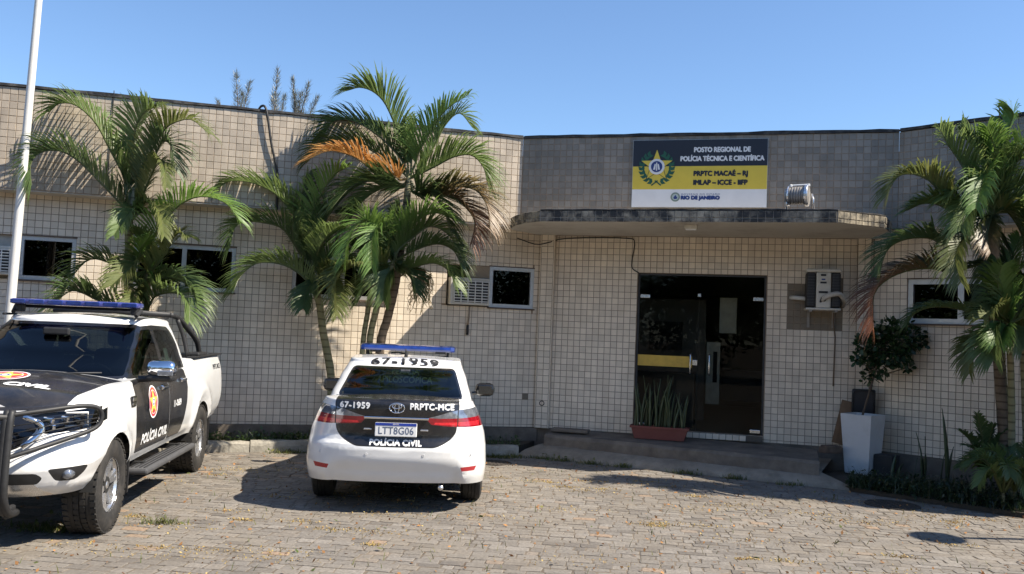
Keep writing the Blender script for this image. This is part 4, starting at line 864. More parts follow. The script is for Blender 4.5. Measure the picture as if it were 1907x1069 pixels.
# ================================================================== WHITE SEDAN, seen from behind
def make_sedan():
    root = thing('sedan_car', 'white sedan with black boot lid and blue light bar, tail towards the viewer', 'car', (-1.053, 8.66, 0), R(94))
    # local x forward from the rear bumper, y to its left
    wt = interp([(.25, .868), (.34, .878), (.45, .887), (.6, .888), (.72, .878), (.82, .852), (.90, .822), (.97, .792), (1.03, .755)])
    wx = interp([(0, 1), (.9, 1.0), (2.3, .985), (3.4, 1.0), (4.0, .98), (4.62, .90)])
    def w(x, z):
        b = wt(z)*wx(x)
        for ax in (1.0, 3.70):
            d = math.hypot(x-ax, z-.32); b += .014*math.exp(-((d-.36)/.08)**2)
        return b
    zl = [.25, .30, .34, .39, .45, .52, .58, .63, .66, .685, .71, .75, .80, .86, .92, .97, 1.0, 1.03]
    xr = interp([(.25, .07), (.30, .04), (.36, .02), (.45, .008), (.58, .0), (.63, .012), (.66, .045), (.71, .06), (.85, .058), (.97, .05), (1.03, .055)])
    xf = interp([(.25, 4.5), (.4, 4.6), (.55, 4.62), (.7, 4.58), (.85, 4.5), (1.03, 4.42)])
    ze = interp([(0, 1.05), (.45, 1.06), (.8, 1.01), (1.3, .955), (2.4, .94), (3.3, .93), (3.9, .86), (4.4, .76), (4.62, .70)]); zb = interp([(0, .305), (.4, .29), (1, .22), (3.7, .20), (4.62, .22)])
    crown = interp([(0, .02), (.5, .035), (3.2, .05), (4.0, .06), (4.62, .03)])
    bm = car_shell(zb, ze, xr, xf, w, .62, 2.9, .8, 2.5, zl, .028, crown); 
    for v in bm.verts:                               # recessed centre panel in the lower bumper
        c = v.co
        if c.x < .45 and c.z < .56:
            e = .60-(.46-c.z)*-.35 if c.z < .46 else .60; t = min(1, max(0, (e-abs(c.y))/.035)); h = min(1, max(0, (.475-c.z)/.03)); c.x += .045*t*t*(3-2*t)*h*h*(3-2*h)
            if abs(c.y) > .62 and c.z < .50: c.x -= .012
    bm.normal_update(); bvh = BVHTree.FromBMesh(bm); lay = bm.faces.layers.int.new('p')
    lid = rounded([(.575, 1.2), (.60, 1.03), (.585, .97), (.575, .80), (.53, .735), (.46, .69), (.37, .655), (-.37, .655), (-.46, .69), (-.53, .735), (-.575, .80), (-.585, .97), (-.60, 1.03), (-.575, 1.2)], .03, 3)
    bootdeck = [(.0, -.585), (.75, -.60), (.75, .60), (.0, .585)]
    for sd in (1, -1):
        mir = lambda p: [(sd*a, b) for a, b in p]
        cut(bm, lay, 3, mir([(.86, 1.035), (.60, 1.012), (.50, .99), (.40, .958), (.305, .933), (.40, .928), (.60, .930), (.86, .945)]), 'x', -1, thr=.03, lim=lambda c: c.x < .6)
        cut(bm, lay, 4, mir([(.86, .945), (.60, .930), (.40, .928), (.305, .933), (.30, .905), (.335, .868), (.52, .853), (.66, .845), (.86, .845)]), 'x', -1, thr=.03, lim=lambda c: c.x < .6)
        cut(bm, lay, 5, mir([(.79, .475), (.63, .465), (.645, .425), (.77, .430)]), 'x', -1, thr=.1, lim=lambda c: c.x < .6)
        for ax in (1.0, 3.70): cut(bm, lay, 9, arch_poly(ax, .315, .355, .0), 'y', sd, thr=.02)
        for (d0, d1) in ((.0, .001),):
            for dp in (rounded([(3.35, .30), (3.42, .6), (3.38, .98), (2.25, .98), (2.22, .30)], .05), rounded([(2.20, .30), (2.23, .98), (1.25, .98), (1.22, .75), (1.42, .45), (1.50, .30)], .05)): cut(bm, lay, 8, grow(dp, .004), 'y', sd, only=(0,), thr=.3); cut(bm, lay, 7, grow(dp, -.004), 'y', sd, only=(8,), thr=.3)
    for sd in (1, -1):
        cut(bm, lay, 14, [(sd*a, b) for a, b in [(.80, .900), (.62, .893), (.37, .890), (.36, .872), (.52, .866), (.66, .860), (.80, .862)]], 'x', -1, only=(4,), thr=.03, lim=lambda c: c.x < .6)
        cut(bm, lay, 15, [(sd*a, b) for a, b in [(.585, 1.06), (.595, 1.06), (.595, .84), (.585, .84)]], 'x', -1, only=(3, 4, 14), thr=.03, lim=lambda c: c.x < .6)
    cut(bm, lay, 6, grow(lid, .005), 'x', -1, only=(0,), thr=.02); cut(bm, lay, 2, grow(lid, -.004), 'x', -1, only=(6,), thr=.02)
    cut(bm, lay, 2, bootdeck, 'z', 1, only=(0, 6), thr=.3, lim=lambda c: c.z > .95)
    extract(bm, lay, [0, 6, 8], 'body', [m_white, m_gap, m_gap], root); extract_all(bm, lay, [7], 'door', m_white, root)
    boot = extract(bm, lay, [2], 'boot_lid', m_vinyl, root); boot['label'] = 'black boot lid with white lettering'
    for sd in (1, -1):
        pass
    extract_all(bm, lay, [3, 4, 14, 15], 'tail_lamp', [m_smoke, m_red, material('tail_led', (.62, .02, .03), .15, var=.3, vscale=40, coat=1), m_gap], root); extract_all(bm, lay, [5], 'reflector', m_refl, root)
    # cabin
    gw = interp([(.93, .80), (1.0, .765), (1.10, .735), (1.25, .69), (1.40, .625)])
    zl2 = [.93, .98, 1.03, 1.08, 1.13, 1.18, 1.23, 1.28, 1.32, 1.36, 1.39, 1.405]
    gxr = interp([(.93, .30), (1.0, .42), (1.10, .60), (1.25, .90), (1.36, 1.14), (1.405, 1.30)]); gxf = interp([(.93, 3.55), (1.0, 3.40), (1.2, 2.95), (1.36, 2.58), (1.405, 2.44)])
    gm = car_shell(lambda x: .93, interp([(1.1, 1.385), (1.5, 1.408), (2.0, 1.425), (2.5, 1.402)]), gxr, gxf, lambda x, z: gw(z)*(1-.03*((x-1.9)/1.6)**2), .34, 3.2, .45, 2.8, zl2, .035, lambda x: .022, NS=30); gb = BVHTree.FromBMesh(gm); gl = gm.faces.layers.int.new('p')
    rw = rounded([(.645, 1.075), (.55, 1.365), (-.55, 1.365), (-.645, 1.075)], .05, 4)
    cut(gm, gl, 2, rw, 'x', -1, thr=.05); cut(gm, gl, 1, grow(rw, -.022), 'x', -1, only=(2,), thr=.05)
    cut(gm, gl, 6, [(.70, .90), (.655, 1.085), (-.655, 1.085), (-.70, .90)], 'x', -1, thr=.05)
    ws = rounded([(.66, 1.0), (.555, 1.385), (-.555, 1.385), (-.66, 1.0)], .04, 3); cut(gm, gl, 3, ws, 'x', 1, thr=.05)
    for sd in (1, -1):
        for p in (rounded([(3.12, 1.0), (2.55, 1.355), (2.10, 1.365), (2.08, 1.0)], .04, 3), rounded([(2.02, 1.0), (2.03, 1.365), (1.52, 1.335), (1.22, 1.11), (1.20, 1.0)], .04, 3)): cut(gm, gl, 5, grow(p, .012), 'y', sd, thr=.2); cut(gm, gl, 4, p, 'y', sd, only=(5,), thr=.2)
    extract(gm, gl, [0, 2, 5, 6], 'roof', [m_white, m_blackg, m_blackg, m_vinyl], root); rgl = extract(gm, gl, [1], 'rear_window', g_rear, root); extract(gm, gl, [3], 'windscreen', g_ws, root); extract_all(gm, gl, [4], 'side_window', g_car, root)
    # lettering
    rr, uu, dd = (0, -1, 0), (0, 0, 1), (1, 0, 0)
    decal(bvh, dense(*text_geo('67-1959', .078, 0, spacing=1.06, xscale=1.08)), (0, .405, 1.03), rr, uu, dd, 'lettering', m_letw, boot, bold=.007); decal(bvh, dense(*text_geo('PRPTC-MCE', .078, 0, spacing=1.08, xscale=.98)), (0, -.335, 1.035), rr, uu, dd, 'lettering', m_letw, boot, bold=.007)
    decal(bvh, dense(*text_geo('POLÍCIA CIVIL', .072, 0, spacing=1.05, xscale=1.05)), (0, 0, .688), rr, uu, dd, 'lettering', m_letw, boot, bold=.007)
    decal(gb, dense(*text_geo('67-1959', .145, 0, xscale=1.42, spacing=1.10), step=.05), (1.31, 0.0, 2), rr, (1, 0, 0), (0, 0, -1), 'lettering', m_letb, root, bold=.012)
    m_glt = material('glass_letter', (.10, .13, .12), .6)
    decal(gb, dense(*text_geo('PERÍCIA', .085, .0015), step=.05), (0, -.02, 1.325), rr, uu, dd, 'lettering', m_glt, rgl, off=-.004); decal(gb, dense(*text_geo('PAPILOSCÓPICA', .085, .0015), step=.05), (0, 0, 1.245), rr, uu, dd, 'lettering', m_glt, rgl, off=-.004)
    decal(bvh, dense(*text_geo('PRPTC', .07, .001)), (.62, 0, .94), (1, 0, 0), uu, (0, 1, 0), 'lettering', m_letb, root)
    for y in (.72, .27, -.27, -.72):
        h = bvh.ray_cast(Vector((-1, y, .58)), Vector((1, 0, 0)))[0]; sn = MB(); sn.m = Matrix.Translation(h); sn.lathe([(0, -.003), (.013, -.003), (.015, .002)], 14, 'X').build('parking_sensor', material('sensor_grey', (.55, .55, .55), .4), root, world=False)
    # plate
    pt = MB().bbox((.035, 0, .815), (.025, .40, .13), .006, None); pt = pt.build('number_plate', m_letw, root, world=False)
    MB().box((.0215, 0, .867), (.003, .392, .026)).build('plate_band', material('plate_blue', (.02, .05, .32), .4), pt, world=False)
    vv, ff = text_geo('LTT8G06', .098, .001, spacing=1.04, xscale=.86); MB().add([(.0212, -x*1.0, .803+y) for x, y in vv], ff).build('lettering', material('plate_letter', (.10, .13, .20), .5), pt, world=False)
    vv, ff = text_geo('BRASIL', .02, .0); MB().add([(.0195, -x, .867+y) for x, y in vv], ff).build('lettering', m_letw, pt, world=False)
    MB().bbox((.048, 0, .924), (.03, .62, .022), .006).build('trim_strip', m_chrome, root, world=False)
    lg = MB()
    for (rx, rz, oy, oz) in ((.072, .047, 0, 0), (.045, .021, 0, .016), (.021, .044, 0, 0)):
        P = [(.032, rx*math.cos(2*math.pi*i/28)+oy, 1.022+oz+rz*math.sin(2*math.pi*i/28)) for i in range(29)]; lg.tube(P, .0055, 6)
    lg.build('badge', m_chrome, root, world=False, smooth=True)
    for sd in (1, -1): MB().bbox((.045, sd*.27, .815), (.012, .075, .016), .004).build('plate_clip', m_silver, root, world=False)
    # bumper relief, underside, exhaust
    MB().box((2.4, 0, .30), (3.9, 1.40, .06)).box((.62, 0, .40), (.6, 1.3, .12)).build('underbody', m_under, root, world=False)
    MB().tube([(.6, -.45, .26), (.14, -.45, .255)], .026, 10).build('exhaust_pipe', m_silver, root, world=False, smooth=True)
    for ax in (1.0, 3.70):
        for sd in (1, -1): liner(root, ax, .315, .36, sd*.52, sd*.86); wheel(root, (ax, sd*.77, .315), sd, .315, .205, .205, 5)
    # cabin furniture
    MB().box((2.0, 0, .62), (3.0, 1.4, .12)).box((.95, 0, .98), (.62, 1.3, .08)).box((3.2, 0, .88), (.5, 1.35, .22)).build('cabin_floor', m_seat, root, world=False)
    for y in (.37, -.37): seat(root, 2.35, y, .62)
    rb = MB().bbox((1.30, 0, .86), (.18, 1.3, .56), .06).build('rear_seat', m_seat, root, world=False)
    for y in (.38, -.38): MB().bbox((1.22, y, 1.18), (.10, .26, .17), .05).build('headrest', m_seat, rb, world=False)
    MB().box((1.12, -.02, 1.325), (.03, .10, .04)).build('brake_lamp', m_smoke, root, world=False)
    # mirrors
    for sd in (1, -1):
        mh = MB().bbox((2.93, sd*.965, 1.04), (.15, .25, .17), .065).tube([(2.94, sd*.80, .985), (2.93, sd*.90, 1.0)], .022); mo = mh.build('mirror', m_blackg, root, world=False); autosmooth(mo, 40)
        MB().bbox((2.858, sd*.965, 1.04), (.008, .17, .105), .003).build('mirror_glass', m_mirror, mo, world=False)
    # light bar
    lb = MB(); prof = [(-.14, 0), (-.15, .02), (-.13, .055), (-.05, .07), (.05, .07), (.13, .055), (.15, .02), (.14, 0)]
    vs_ = []; fs = []; ys = [-.555, -.54, -.50, .50, .54, .555]; sc = [.45, .8, 1, 1, .8, .45]
    for y, s in zip(ys, sc): vs_ += [(2.02+a*s, y, 1.525+b*(.6+.4*s)) for a, b in prof]
    k = len(prof)
    for i in range(5): fs += [(i*k+j, (i+1)*k+j, (i+1)*k+(j+1) % k, i*k+(j+1) % k) for j in range(k)]
    fs += [tuple(range(k)), tuple(range(5*k, 6*k))[::-1]]
    bar = lb.add(vs_, fs).build('light_bar', m_bar, root, world=False, recalc=True); autosmooth(bar, 30)
    for sd in (1, -1): MB().box((2.02, sd*.38, 1.512), (.2, .12, .024)).tube([(2.0, sd*.46, 1.44), (2.0, sd*.47, 1.515)], .014).build('bar_foot', m_blackp, bar, world=False)
    MB().tube([(2.1, .2, 1.49), (2.05, .12, 1.50), (2.1, .02, 1.48)], .008).build('cable', m_blackp, bar, world=False); MB().tube([(1.5, 0, 1.465), (1.5, 0, 1.50), (1.38, 0, 1.56)], [.022, .015, .004], 8).build('aerial', m_blackp, root, world=False, smooth=True)
    bm.free(); gm.free(); return root
make_sedan()
# ================================================================== WHITE PICKUP, seen from the front left
def make_pickup():
    root = thing('pickup_truck', 'white double cab pickup with black bonnet and doors, bull bar and blue light bar', 'pickup truck', (-4.683, 11.923, 0), R(-83.5))
    wt = interp([(.42, .86), (.52, .905), (.66, .925), (.85, .925), (1.0, .915), (1.1, .895), (1.18, .87)])
    wx = interp([(0, .985), (.8, 1), (1.8, .99), (3.4, .985), (4.4, 1.0), (5.0, .985), (5.36, .95)])
    def w(x, z):
        b = wt(z)*wx(x)
        for ax in (1.226, 4.446):
            d = math.hypot(x-ax, z-.42); b += .032*math.exp(-((d-.42)/.075)**2)
        return b
    zl = [.42, .45, .49, .53, .58, .64, .70, .76, .82, .88, .94, 1.0, 1.05, 1.10, 1.14, 1.18]
    xr = interp([(.42, .10), (.55, .02), (.7, .0), (1.18, .03)]); xf = interp([(.42, 5.20), (.48, 5.27), (.56, 5.32), (.70, 5.35), (.80, 5.345), (.88, 5.31), (1.0, 5.27), (1.10, 5.22), (1.18, 5.12)])
    ze = interp([(0, 1.30), (1.55, 1.295), (1.72, 1.21), (2.6, 1.185), (3.6, 1.18), (4.2, 1.16), (4.8, 1.10), (5.2, 1.01), (5.35, .98)]); zb = interp([(0, .60), (.8, .55), (1.7, .50), (3.9, .48), (4.6, .46), (5.0, .42), (5.35, .40)])
    crown = interp([(0, 0), (1.6, .0), (3.5, .06), (4.2, .085), (5.0, .075), (5.35, .03)])
    bm = car_shell(zb, ze, xr, xf, w, .16, 4, .62, 3.0, zl, .045, crown, NS=64); bvh = BVHTree.FromBMesh(bm); lay = bm.faces.layers.int.new('p')
    front = rounded([(3.80, .56), (3.86, .85), (3.84, 1.26), (2.70, 1.26), (2.70, .56)], .04, 3); rearp = rounded([(2.685, .56), (2.685, 1.26), (1.98, 1.26), (1.93, 1.10), (1.98, .86), (2.10, .66), (2.16, .56)], .05, 3)
    for sd in (1, -1):
        mir = lambda p: [(sd*a, b) for a, b in p]
        for ax in (1.226, 4.446): cut(bm, lay, 9, arch_poly(ax, .40, .425, .0), 'y', sd, thr=.02)
        for pid, p in ((2, front), (3, rearp)): cut(bm, lay, 8, grow(p, .006), 'y', sd, thr=.25); cut(bm, lay, pid, grow(p, -.003), 'y', sd, only=(8,), thr=.25)
        hl = rounded([(.50, 1.015), (.86, 1.065), (.98, 1.07), (.985, 1.0), (.95, .935), (.80, .905), (.625, .885), (.56, .93)], .02, 2)
        cut(bm, lay, 4, mir(hl), 'x', 1, thr=.03, lim=lambda c: c.x > 4.66)
        cut(bm, lay, 6, mir(rounded([(.69, .635), (.91, .65), (.88, .59), (.83, .535), (.73, .54)], .02, 2)), 'x', 1, thr=.03, lim=lambda c: c.x > 4.7)
        cut(bm, lay, 10, rounded([(.14, 1.20), (.0, 1.20), (.0, .85), (.08, .86), (.12, .95)], .02, 2), 'y', sd, thr=.05)
    cut(bm, lay, 5, rounded([(.50, 1.01), (.58, .93), (.50, .80), (.40, .755), (-.40, .755), (-.50, .80), (-.58, .93), (-.50, 1.01)], .03, 2), 'x', 1, thr=.05)
    cut(bm, lay, 7, rounded([(.62, .605), (.66, .57), (.62, .52), (-.62, .52), (-.66, .57), (-.62, .605)], .02, 2), 'x', 1, thr=.03, lim=lambda c: c.x > 4.9); cut(bm, lay, 11, [(.60, .52), (.70, .40), (-.70, .40), (-.60, .52)], 'x', 1, thr=-.5, lim=lambda c: c.x > 5.0)
    hood = [(5.34, -.50), (5.34, .50), (5.20, .62), (5.0, .70), (4.5, .755), (3.95, .80), (3.95, -.80), (4.5, -.755), (5.0, -.70), (5.20, -.62)]
    cut(bm, lay, 12, hood, 'z', 1, thr=.25, lim=lambda c: c.z > .98); cut(bm, lay, 13, rounded([(.07, -.77), (1.52, -.77), (1.52, .77), (.07, .77)], .05, 3), 'z', 1, thr=.6, lim=lambda c: c.z > 1.15); cut(bm, lay, 9, [(1.66, -.74), (3.90, -.74), (3.90, .74), (1.66, .74)], 'z', 1, thr=.6, lim=lambda c: c.z > 1.1)
    extract(bm, lay, [0, 8], 'body', [m_white, m_gap], root)
    fd = extract_all(bm, lay, [2], 'door', m_vinyl, root)[0]; rd = extract_all(bm, lay, [3], 'door', m_vinyl, root)[0]; bon = extract(bm, lay, [12], 'bonnet', m_vinyl, root)
    fd['label'] = 'black front door with emblem and lettering'; bon['label'] = 'black bonnet with emblem and lettering'
    extract_all(bm, lay, [4], 'headlamp', g_lamp, root); gr = extract(bm, lay, [5], 'grille', m_blackg, root); extract_all(bm, lay, [6], 'fog_lamp_pocket', m_blackp, root); extract(bm, lay, [7], 'lower_grille', m_blackp, root); extract(bm, lay, [11], 'skid_plate', m_silver, root); extract_all(bm, lay, [10], 'tail_lamp', m_red, root)
    # load bed
    bed = MB(); bed.box((.80, 0, .80), (1.46, 1.5, .04))
    for y in (-.765, .765): bed.box((.80, y, 1.07), (1.46, .03, .52))
    for x in (.06, 1.53): bed.box((x, 0, 1.07), (.03, 1.5, .52))
    bed.build('load_bed', m_blackp, root, world=False)
    for sd in (1, -1): MB().bbox((.80, sd*.835, 1.352), (1.50, .10, .018), .006).build('bed_rail', m_blackp, root, world=False)
    # cab
    gw = interp([(1.12, .865), (1.22, .835), (1.45, .765), (1.66, .695), (1.73, .665)]); zl2 = [1.12, 1.17, 1.22, 1.27, 1.33, 1.39, 1.45, 1.51, 1.57, 1.62, 1.66, 1.70, 1.73]
    gxr = interp([(1.12, 1.60), (1.3, 1.63), (1.6, 1.74), (1.73, 1.82)]); gxf = interp([(1.12, 4.22), (1.25, 3.98), (1.45, 3.63), (1.62, 3.33), (1.73, 3.12)])
    gm = car_shell(lambda x: 1.12, interp([(1.7, 1.715), (2.4, 1.74), (3.2, 1.715)]), gxr, gxf, lambda x, z: gw(z)*(1-.02*((x-2.6)/1.2)**2), .16, 4, .55, 2.9, zl2, .05, lambda x: .03, NS=40); gb = BVHTree.FromBMesh(gm); gl = gm.faces.layers.int.new('p')
    ws = rounded([(.775, 1.235), (.625, 1.705), (-.625, 1.705), (-.775, 1.235)], .05, 4); cut(gm, gl, 2, grow(ws, .012), 'x', 1, thr=.05); cut(gm, gl, 1, grow(ws, -.016), 'x', 1, only=(2,), thr=.05)
    for sd in (1, -1):
        allw = rounded([(3.78, 1.225), (3.50, 1.46), (3.12, 1.69), (2.7, 1.715), (2.1, 1.70), (1.93, 1.60), (1.80, 1.225)], .05, 3); cut(gm, gl, 3, allw, 'y', sd, thr=.2)
        for p in (rounded([(3.66, 1.245), (3.42, 1.46), (3.10, 1.655), (2.78, 1.675), (2.74, 1.245)], .04, 3), rounded([(2.64, 1.245), (2.67, 1.675), (2.12, 1.655), (2.01, 1.58), (1.90, 1.25)], .04, 3)): cut(gm, gl, 4, p, 'y', sd, only=(3,), thr=.2)
    cut(gm, gl, 5, rounded([(.66, 1.30), (.58, 1.66), (-.58, 1.66), (-.66, 1.30)], .04, 3), 'x', -1, thr=.2)
    extract(gm, gl, [0, 2], 'cab', [m_white, m_blackg], root); extract_all(gm, gl, [3], 'window_surround', m_vinyl, root); wsc = extract(gm, gl, [1], 'windscreen', g_ws, root); sw = [o for o in extract_all(gm, gl, [4], 'side_window', g_car, root) if o.data.vertices[0].co.y > 0 and o.data.vertices[0].co.x < 2.7][0]; extract(gm, gl, [5], 'rear_window', g_car, root)
    MB().box((2.42, .775, 1.40), (.13, .004, .15), Matrix.Rotation(.28, 3, 'X')).build('sticker', material('paper_green', (.40, .56, .50), .7), sw, world=False)
    # cabin furniture
    MB().box((2.7, 0, .72), (2.4, 1.6, .12)).box((3.62, 0, 1.08), (.5, 1.55, .22)).box((1.72, 0, 1.02), (.12, 1.5, .5)).build('cabin_floor', m_seat, root, world=False)
    for y in (.38, -.38): seat(root, 3.0, y, .82); seat(root, 2.10, y, .70)
    st = MB(); st.tube([(3.36+.05*math.cos(2*math.pi*i/24), .38+.18*math.sin(2*math.pi*i/24), 1.16+.17*math.cos(2*math.pi*i/24)) for i in range(25)], .016, 8); st.tube([(3.36, .38, 1.16), (3.55, .38, 1.08)], .03).build('steering_wheel', m_blackp, root, world=False, smooth=True)
    MB().bbox((3.36, 0, 1.63), (.05, .24, .07), .015).build('rear_view_mirror', m_blackp, root, world=False)
    for y0, y1 in ((-.62, -.02), (.02, .62)): MB().tube([(4.03, y0, 1.245), (3.98, (y0+y1)/2, 1.272), (3.95, y1, 1.285)], [.014, .01, .008], 6).build('wiper', m_blackp, root, world=False, smooth=True)
    # lettering: bonnet, doors
    Lf, Up = (0, 1, 0), (0, 0, 1)
    crest(bvh, (4.42, 0.0, 2.0), Lf, (-1, 0, 0), (0, 0, -1), .19, bon, None, .003)
    decal(bvh, dense(*text_geo('POLÍCIA CIVIL', .17, 0, xscale=.92), step=.05), (4.74, 0, 2.0), Lf, (-1, 0, 0), (0, 0, -1), 'lettering', m_letw, bon, bold=.022)
    rg = (-1, 0, 0)
    crest(bvh, (3.30, 0, .985), rg, Up, (0, -1, 0), .155, fd, None)
    decal(bvh, dense(*text_geo('POLÍCIA CIVIL', .125, 0, xscale=1.15)), (3.20, 0, .66), rg, Up, (0, -1, 0), 'lettering', m_letw, fd, bold=.012); decal(bvh, dense(*text_geo('11-0689', .095, 0, xscale=1.0)), (2.40, 0, .90), rg, Up, (0, -1, 0), 'lettering', m_letw, rd, bold=.006); decal(bvh, dense(*text_geo('PRPTC-MCE', .085, .001)), (.42, 0, 1.20), rg, Up, (0, -1, 0), 'lettering', m_letb, root)
    for x, z, par in ((2.90, 1.10, fd), (2.13, 1.13, rd)):
        h = bvh.ray_cast(Vector((x, 2, z)), Vector((0, -1, 0)))[0]; MB().bbox((x, h.y+.022, z), (.19, .03, .035), .012).bbox((x+.08, h.y+.01, z), (.035, .03, .05), .01).build('handle', m_chrome, par, world=False); MB().bbox((x+.0, h.y+.003, z-.004), (.10, .01, .07), .004).build('handle_cup', m_blackg, par, world=False)
    h = bvh.ray_cast(Vector((4.0, 2, 1.03)), Vector((0, -1, 0)))[0]; ve = MB().bbox((3.955, h.y+.004, 1.04), (.13, .02, .10), .008).build('fender_vent', m_blackg, root, world=False); MB().bbox((3.96, h.y+.016, 1.06), (.10, .008, .03), .003).bbox((3.965, h.y+.016, 1.02), (.09, .008, .02), .003).build('vent_trim', m_chrome, ve, world=False)
    # headlamp insides
    for sd in (1, -1):
        hs = MB(); hs.add([(5.12, sd*.50, 1.0), (5.09, sd*.62, .89), (4.90, sd*.80, .91), (4.78, sd*.84, .96), (4.80, sd*.84, 1.03), (4.95, sd*.78, 1.03)], [(0, 1, 2, 3, 4, 5)]); house = hs.build('headlamp_housing', m_blackg, root, world=False)
        for yy, zz, w_, h_ in ((.63, .985, .10, .045), (.64, .935, .10, .040), (.73, .99, .07, .05)): MB().bbox((5.14-(yy-.6)*.55, sd*yy, zz), (.03, w_, h_), .008, Matrix.Rotation(sd*-.55, 3, 'Z')).build('reflector', m_chrome, house, world=False)
        MB().bbox((4.985, sd*.80, .985), (.04, .12, .095), .015, Matrix.Rotation(sd*-.75, 3, 'Z')).build('bezel', m_blackp, house, world=False)
        pr = MB(); pr.m = Matrix.Translation((5.0, sd*.80, .985)) @ Matrix.Rotation(sd*.6, 4, 'Z'); pr.lathe([(0, .045), (.022, .04), (.036, .024), (.040, 0)], 20, 'X').build('projector_lens', m_mirror, house, world=False, smooth=True)
        rc = [(5.045, sd*.725, 1.035), (4.955, sd*.855, 1.035), (4.95, sd*.86, .94), (5.05, sd*.725, .935)]; MB().tube(rc, .009, 6).build('light_strip', m_letw, house, world=False, smooth=True)
        wg = MB(); Q = spline([(5.265, sd*.50, 1.02), (5.235, sd*.585, .985), (5.215, sd*.625, .935), (5.25, sd*.595, .87), (5.315, sd*.52, .80)], 14)
        wg.tube(Q, .021, 8).build('lamp_wing', m_chrome, house, world=False, smooth=True)
        fl = MB(); fl.m = Matrix.Translation((5.16, sd*.80, .59)); fl.lathe([(0, .03), (.03, .025), (.04, .0), (.042, -.05)], 20, 'X').build('fog_lamp', m_smoke, root, world=False, smooth=True)
    for z in (.84, .90, .955): MB().bbox((5.325-(z-.84)*.35, 0, z), (.03, .90, .028), .008).build('grille_bar', m_silver if z < .95 else m_blackg, gr, world=False)
    MB().bbox((5.335, 0, .872), (.03, .20, .075), .02).build('badge', m_emblue, gr, world=False)
    MB().bbox((5.36, 0, .56), (.03, .9, .035), .01).build('lower_bar', m_blackp, root, world=False)
    # bull bar
    bb = MB()
    for sd in (1, -1):
        P = spline([(5.40, sd*.46, 1.075), (5.43, sd*.46, 1.0), (5.45, sd*.46, .8), (5.46, sd*.46, .6), (5.45, sd*.46, .45), (5.36, sd*.46, .33), (5.22, sd*.46, .31)], 18)
        bb.tube([a+Vector((0, -.014, 0)) for a in P], .028, 10); bb.tube([a+Vector((0, .016, 0)) for a in P], .028, 10)
        bb.bbox((5.30, sd*.46, .33), (.14, .05, .09), .02)
    for z in (1.03, .70): bb.tube([(5.43, -.46, z), (5.44, 0, z), (5.43, .46, z)], .024, 8)
    bar = bb.build('bull_bar', m_blackp, root, world=False, smooth=True)
    for sd in (1, -1):
        hp = MB(); hp.tube(spline([(5.43, sd*.46, 1.045), (5.30, sd*.66, 1.075), (5.12, sd*.86, 1.10), (5.02, sd*.955, 1.075), (5.0, sd*.975, 1.0), (5.04, sd*.94, .925), (5.18, sd*.80, .86), (5.36, sd*.60, .785), (5.45, sd*.46, .735)], 40), .018, 8)
        for t in (.25, .45, .65, .85): hp.tube([(5.44, sd*.46, 1.03-t*.28), (5.25+.02*t, sd*.72, 1.06-t*.20), (5.03, sd*.95, 1.07-t*.15)], .004, 5)
        hp.build('headlamp_guard', m_blackp, bar, world=False, smooth=True)
    # side steps, sports bar, mirrors, light bar
    for sd in (1, -1):
        stp = MB().bbox((2.90, sd*.93, .40), (1.85, .20, .055), .02).build('side_step', material('step_grey', (.075, .075, .078), .55, var=.15), root, world=False)
        for k in range(4): MB().bbox((2.90, sd*(.87+.038*k), .431), (1.74, .014, .008), .003).build('tread_strip', m_blackp, stp, world=False)
        for x in (2.2, 3.5): MB().box((x, sd*.80, .42), (.06, .22, .05)).build('step_bracket', m_under, root, world=False)
        MB().tube(spline([(1.74, sd*.62, 1.83), (1.54, sd*.66, 1.80), (1.32, sd*.72, 1.68), (1.08, sd*.78, 1.53), (.98, sd*.80, 1.37)], 18), .031, 10).build('sports_bar', m_blackp, root, world=False, smooth=True)
        MB().tube(spline([(1.56, sd*.66, 1.78), (1.50, sd*.72, 1.60), (1.48, sd*.78, 1.36)], 10), .026, 10).build('sports_bar', m_blackp, root, world=False, smooth=True)
        MB().bbox((1.08, sd*.80, 1.375), (.42, .14, .05), .02).build('bar_foot', m_blackp, root, world=False)
        mr = MB().bbox((3.60, sd*1.045, 1.235), (.16, .25, .065), .03); mr.tube([(3.62, sd*.84, 1.22), (3.60, sd*.95, 1.225)], .03, 8); mo = mr.build('mirror', m_blackp, root, world=False); autosmooth(mo, 40)
        ml = MB().bbox((3.61, sd*1.05, 1.325), (.17, .27, .15), .06); ml = ml.build('mirror_cap', m_chrome, mo, world=False); autosmooth(ml, 60); MB().bbox((3.695, sd*1.10, 1.285), (.02, .14, .05), .01).build('indicator', m_smoke, mo, world=False)
        MB().tube([(3.05, sd*.62, 1.775), (1.75, sd*.60, 1.79)], .012, 6).build('roof_seam', m_blackp, root, world=False)
    MB().tube([(1.74, -.62, 1.83), (1.72, 0, 1.85), (1.74, .62, 1.83)], .031, 10).build('sports_bar', m_blackp, root, world=False, smooth=True)
    lb = MB().bbox((2.92, .03, 1.905), (.24, 1.20, .055), .02).build('light_bar', m_bar2, root, world=False); autosmooth(lb, 40)
    for k in range(7): MB().bbox((3.035, -.50+k*.175, 1.905), (.02, .14, .04), .006).build('lamp_module', m_bar, lb, world=False)
    for sd in (1, -1): MB().bbox((2.92, sd*.55+.03, 1.845), (.12, .07, .08), .015).tube([(3.0, sd*.58+.03, 1.80), (2.9, sd*.60+.03, 1.86)], .02).build('bar_foot', m_blackp, lb, world=False)
    MB().tube([(2.82, -.58, 1.86), (2.82, .60, 1.86)], .016, 8).build('cross_rail', m_blackp, lb, world=False); MB().bbox((2.92, -.565, 1.905), (.20, .02, .045), .008).build('end_cap', m_letw, lb, world=False)
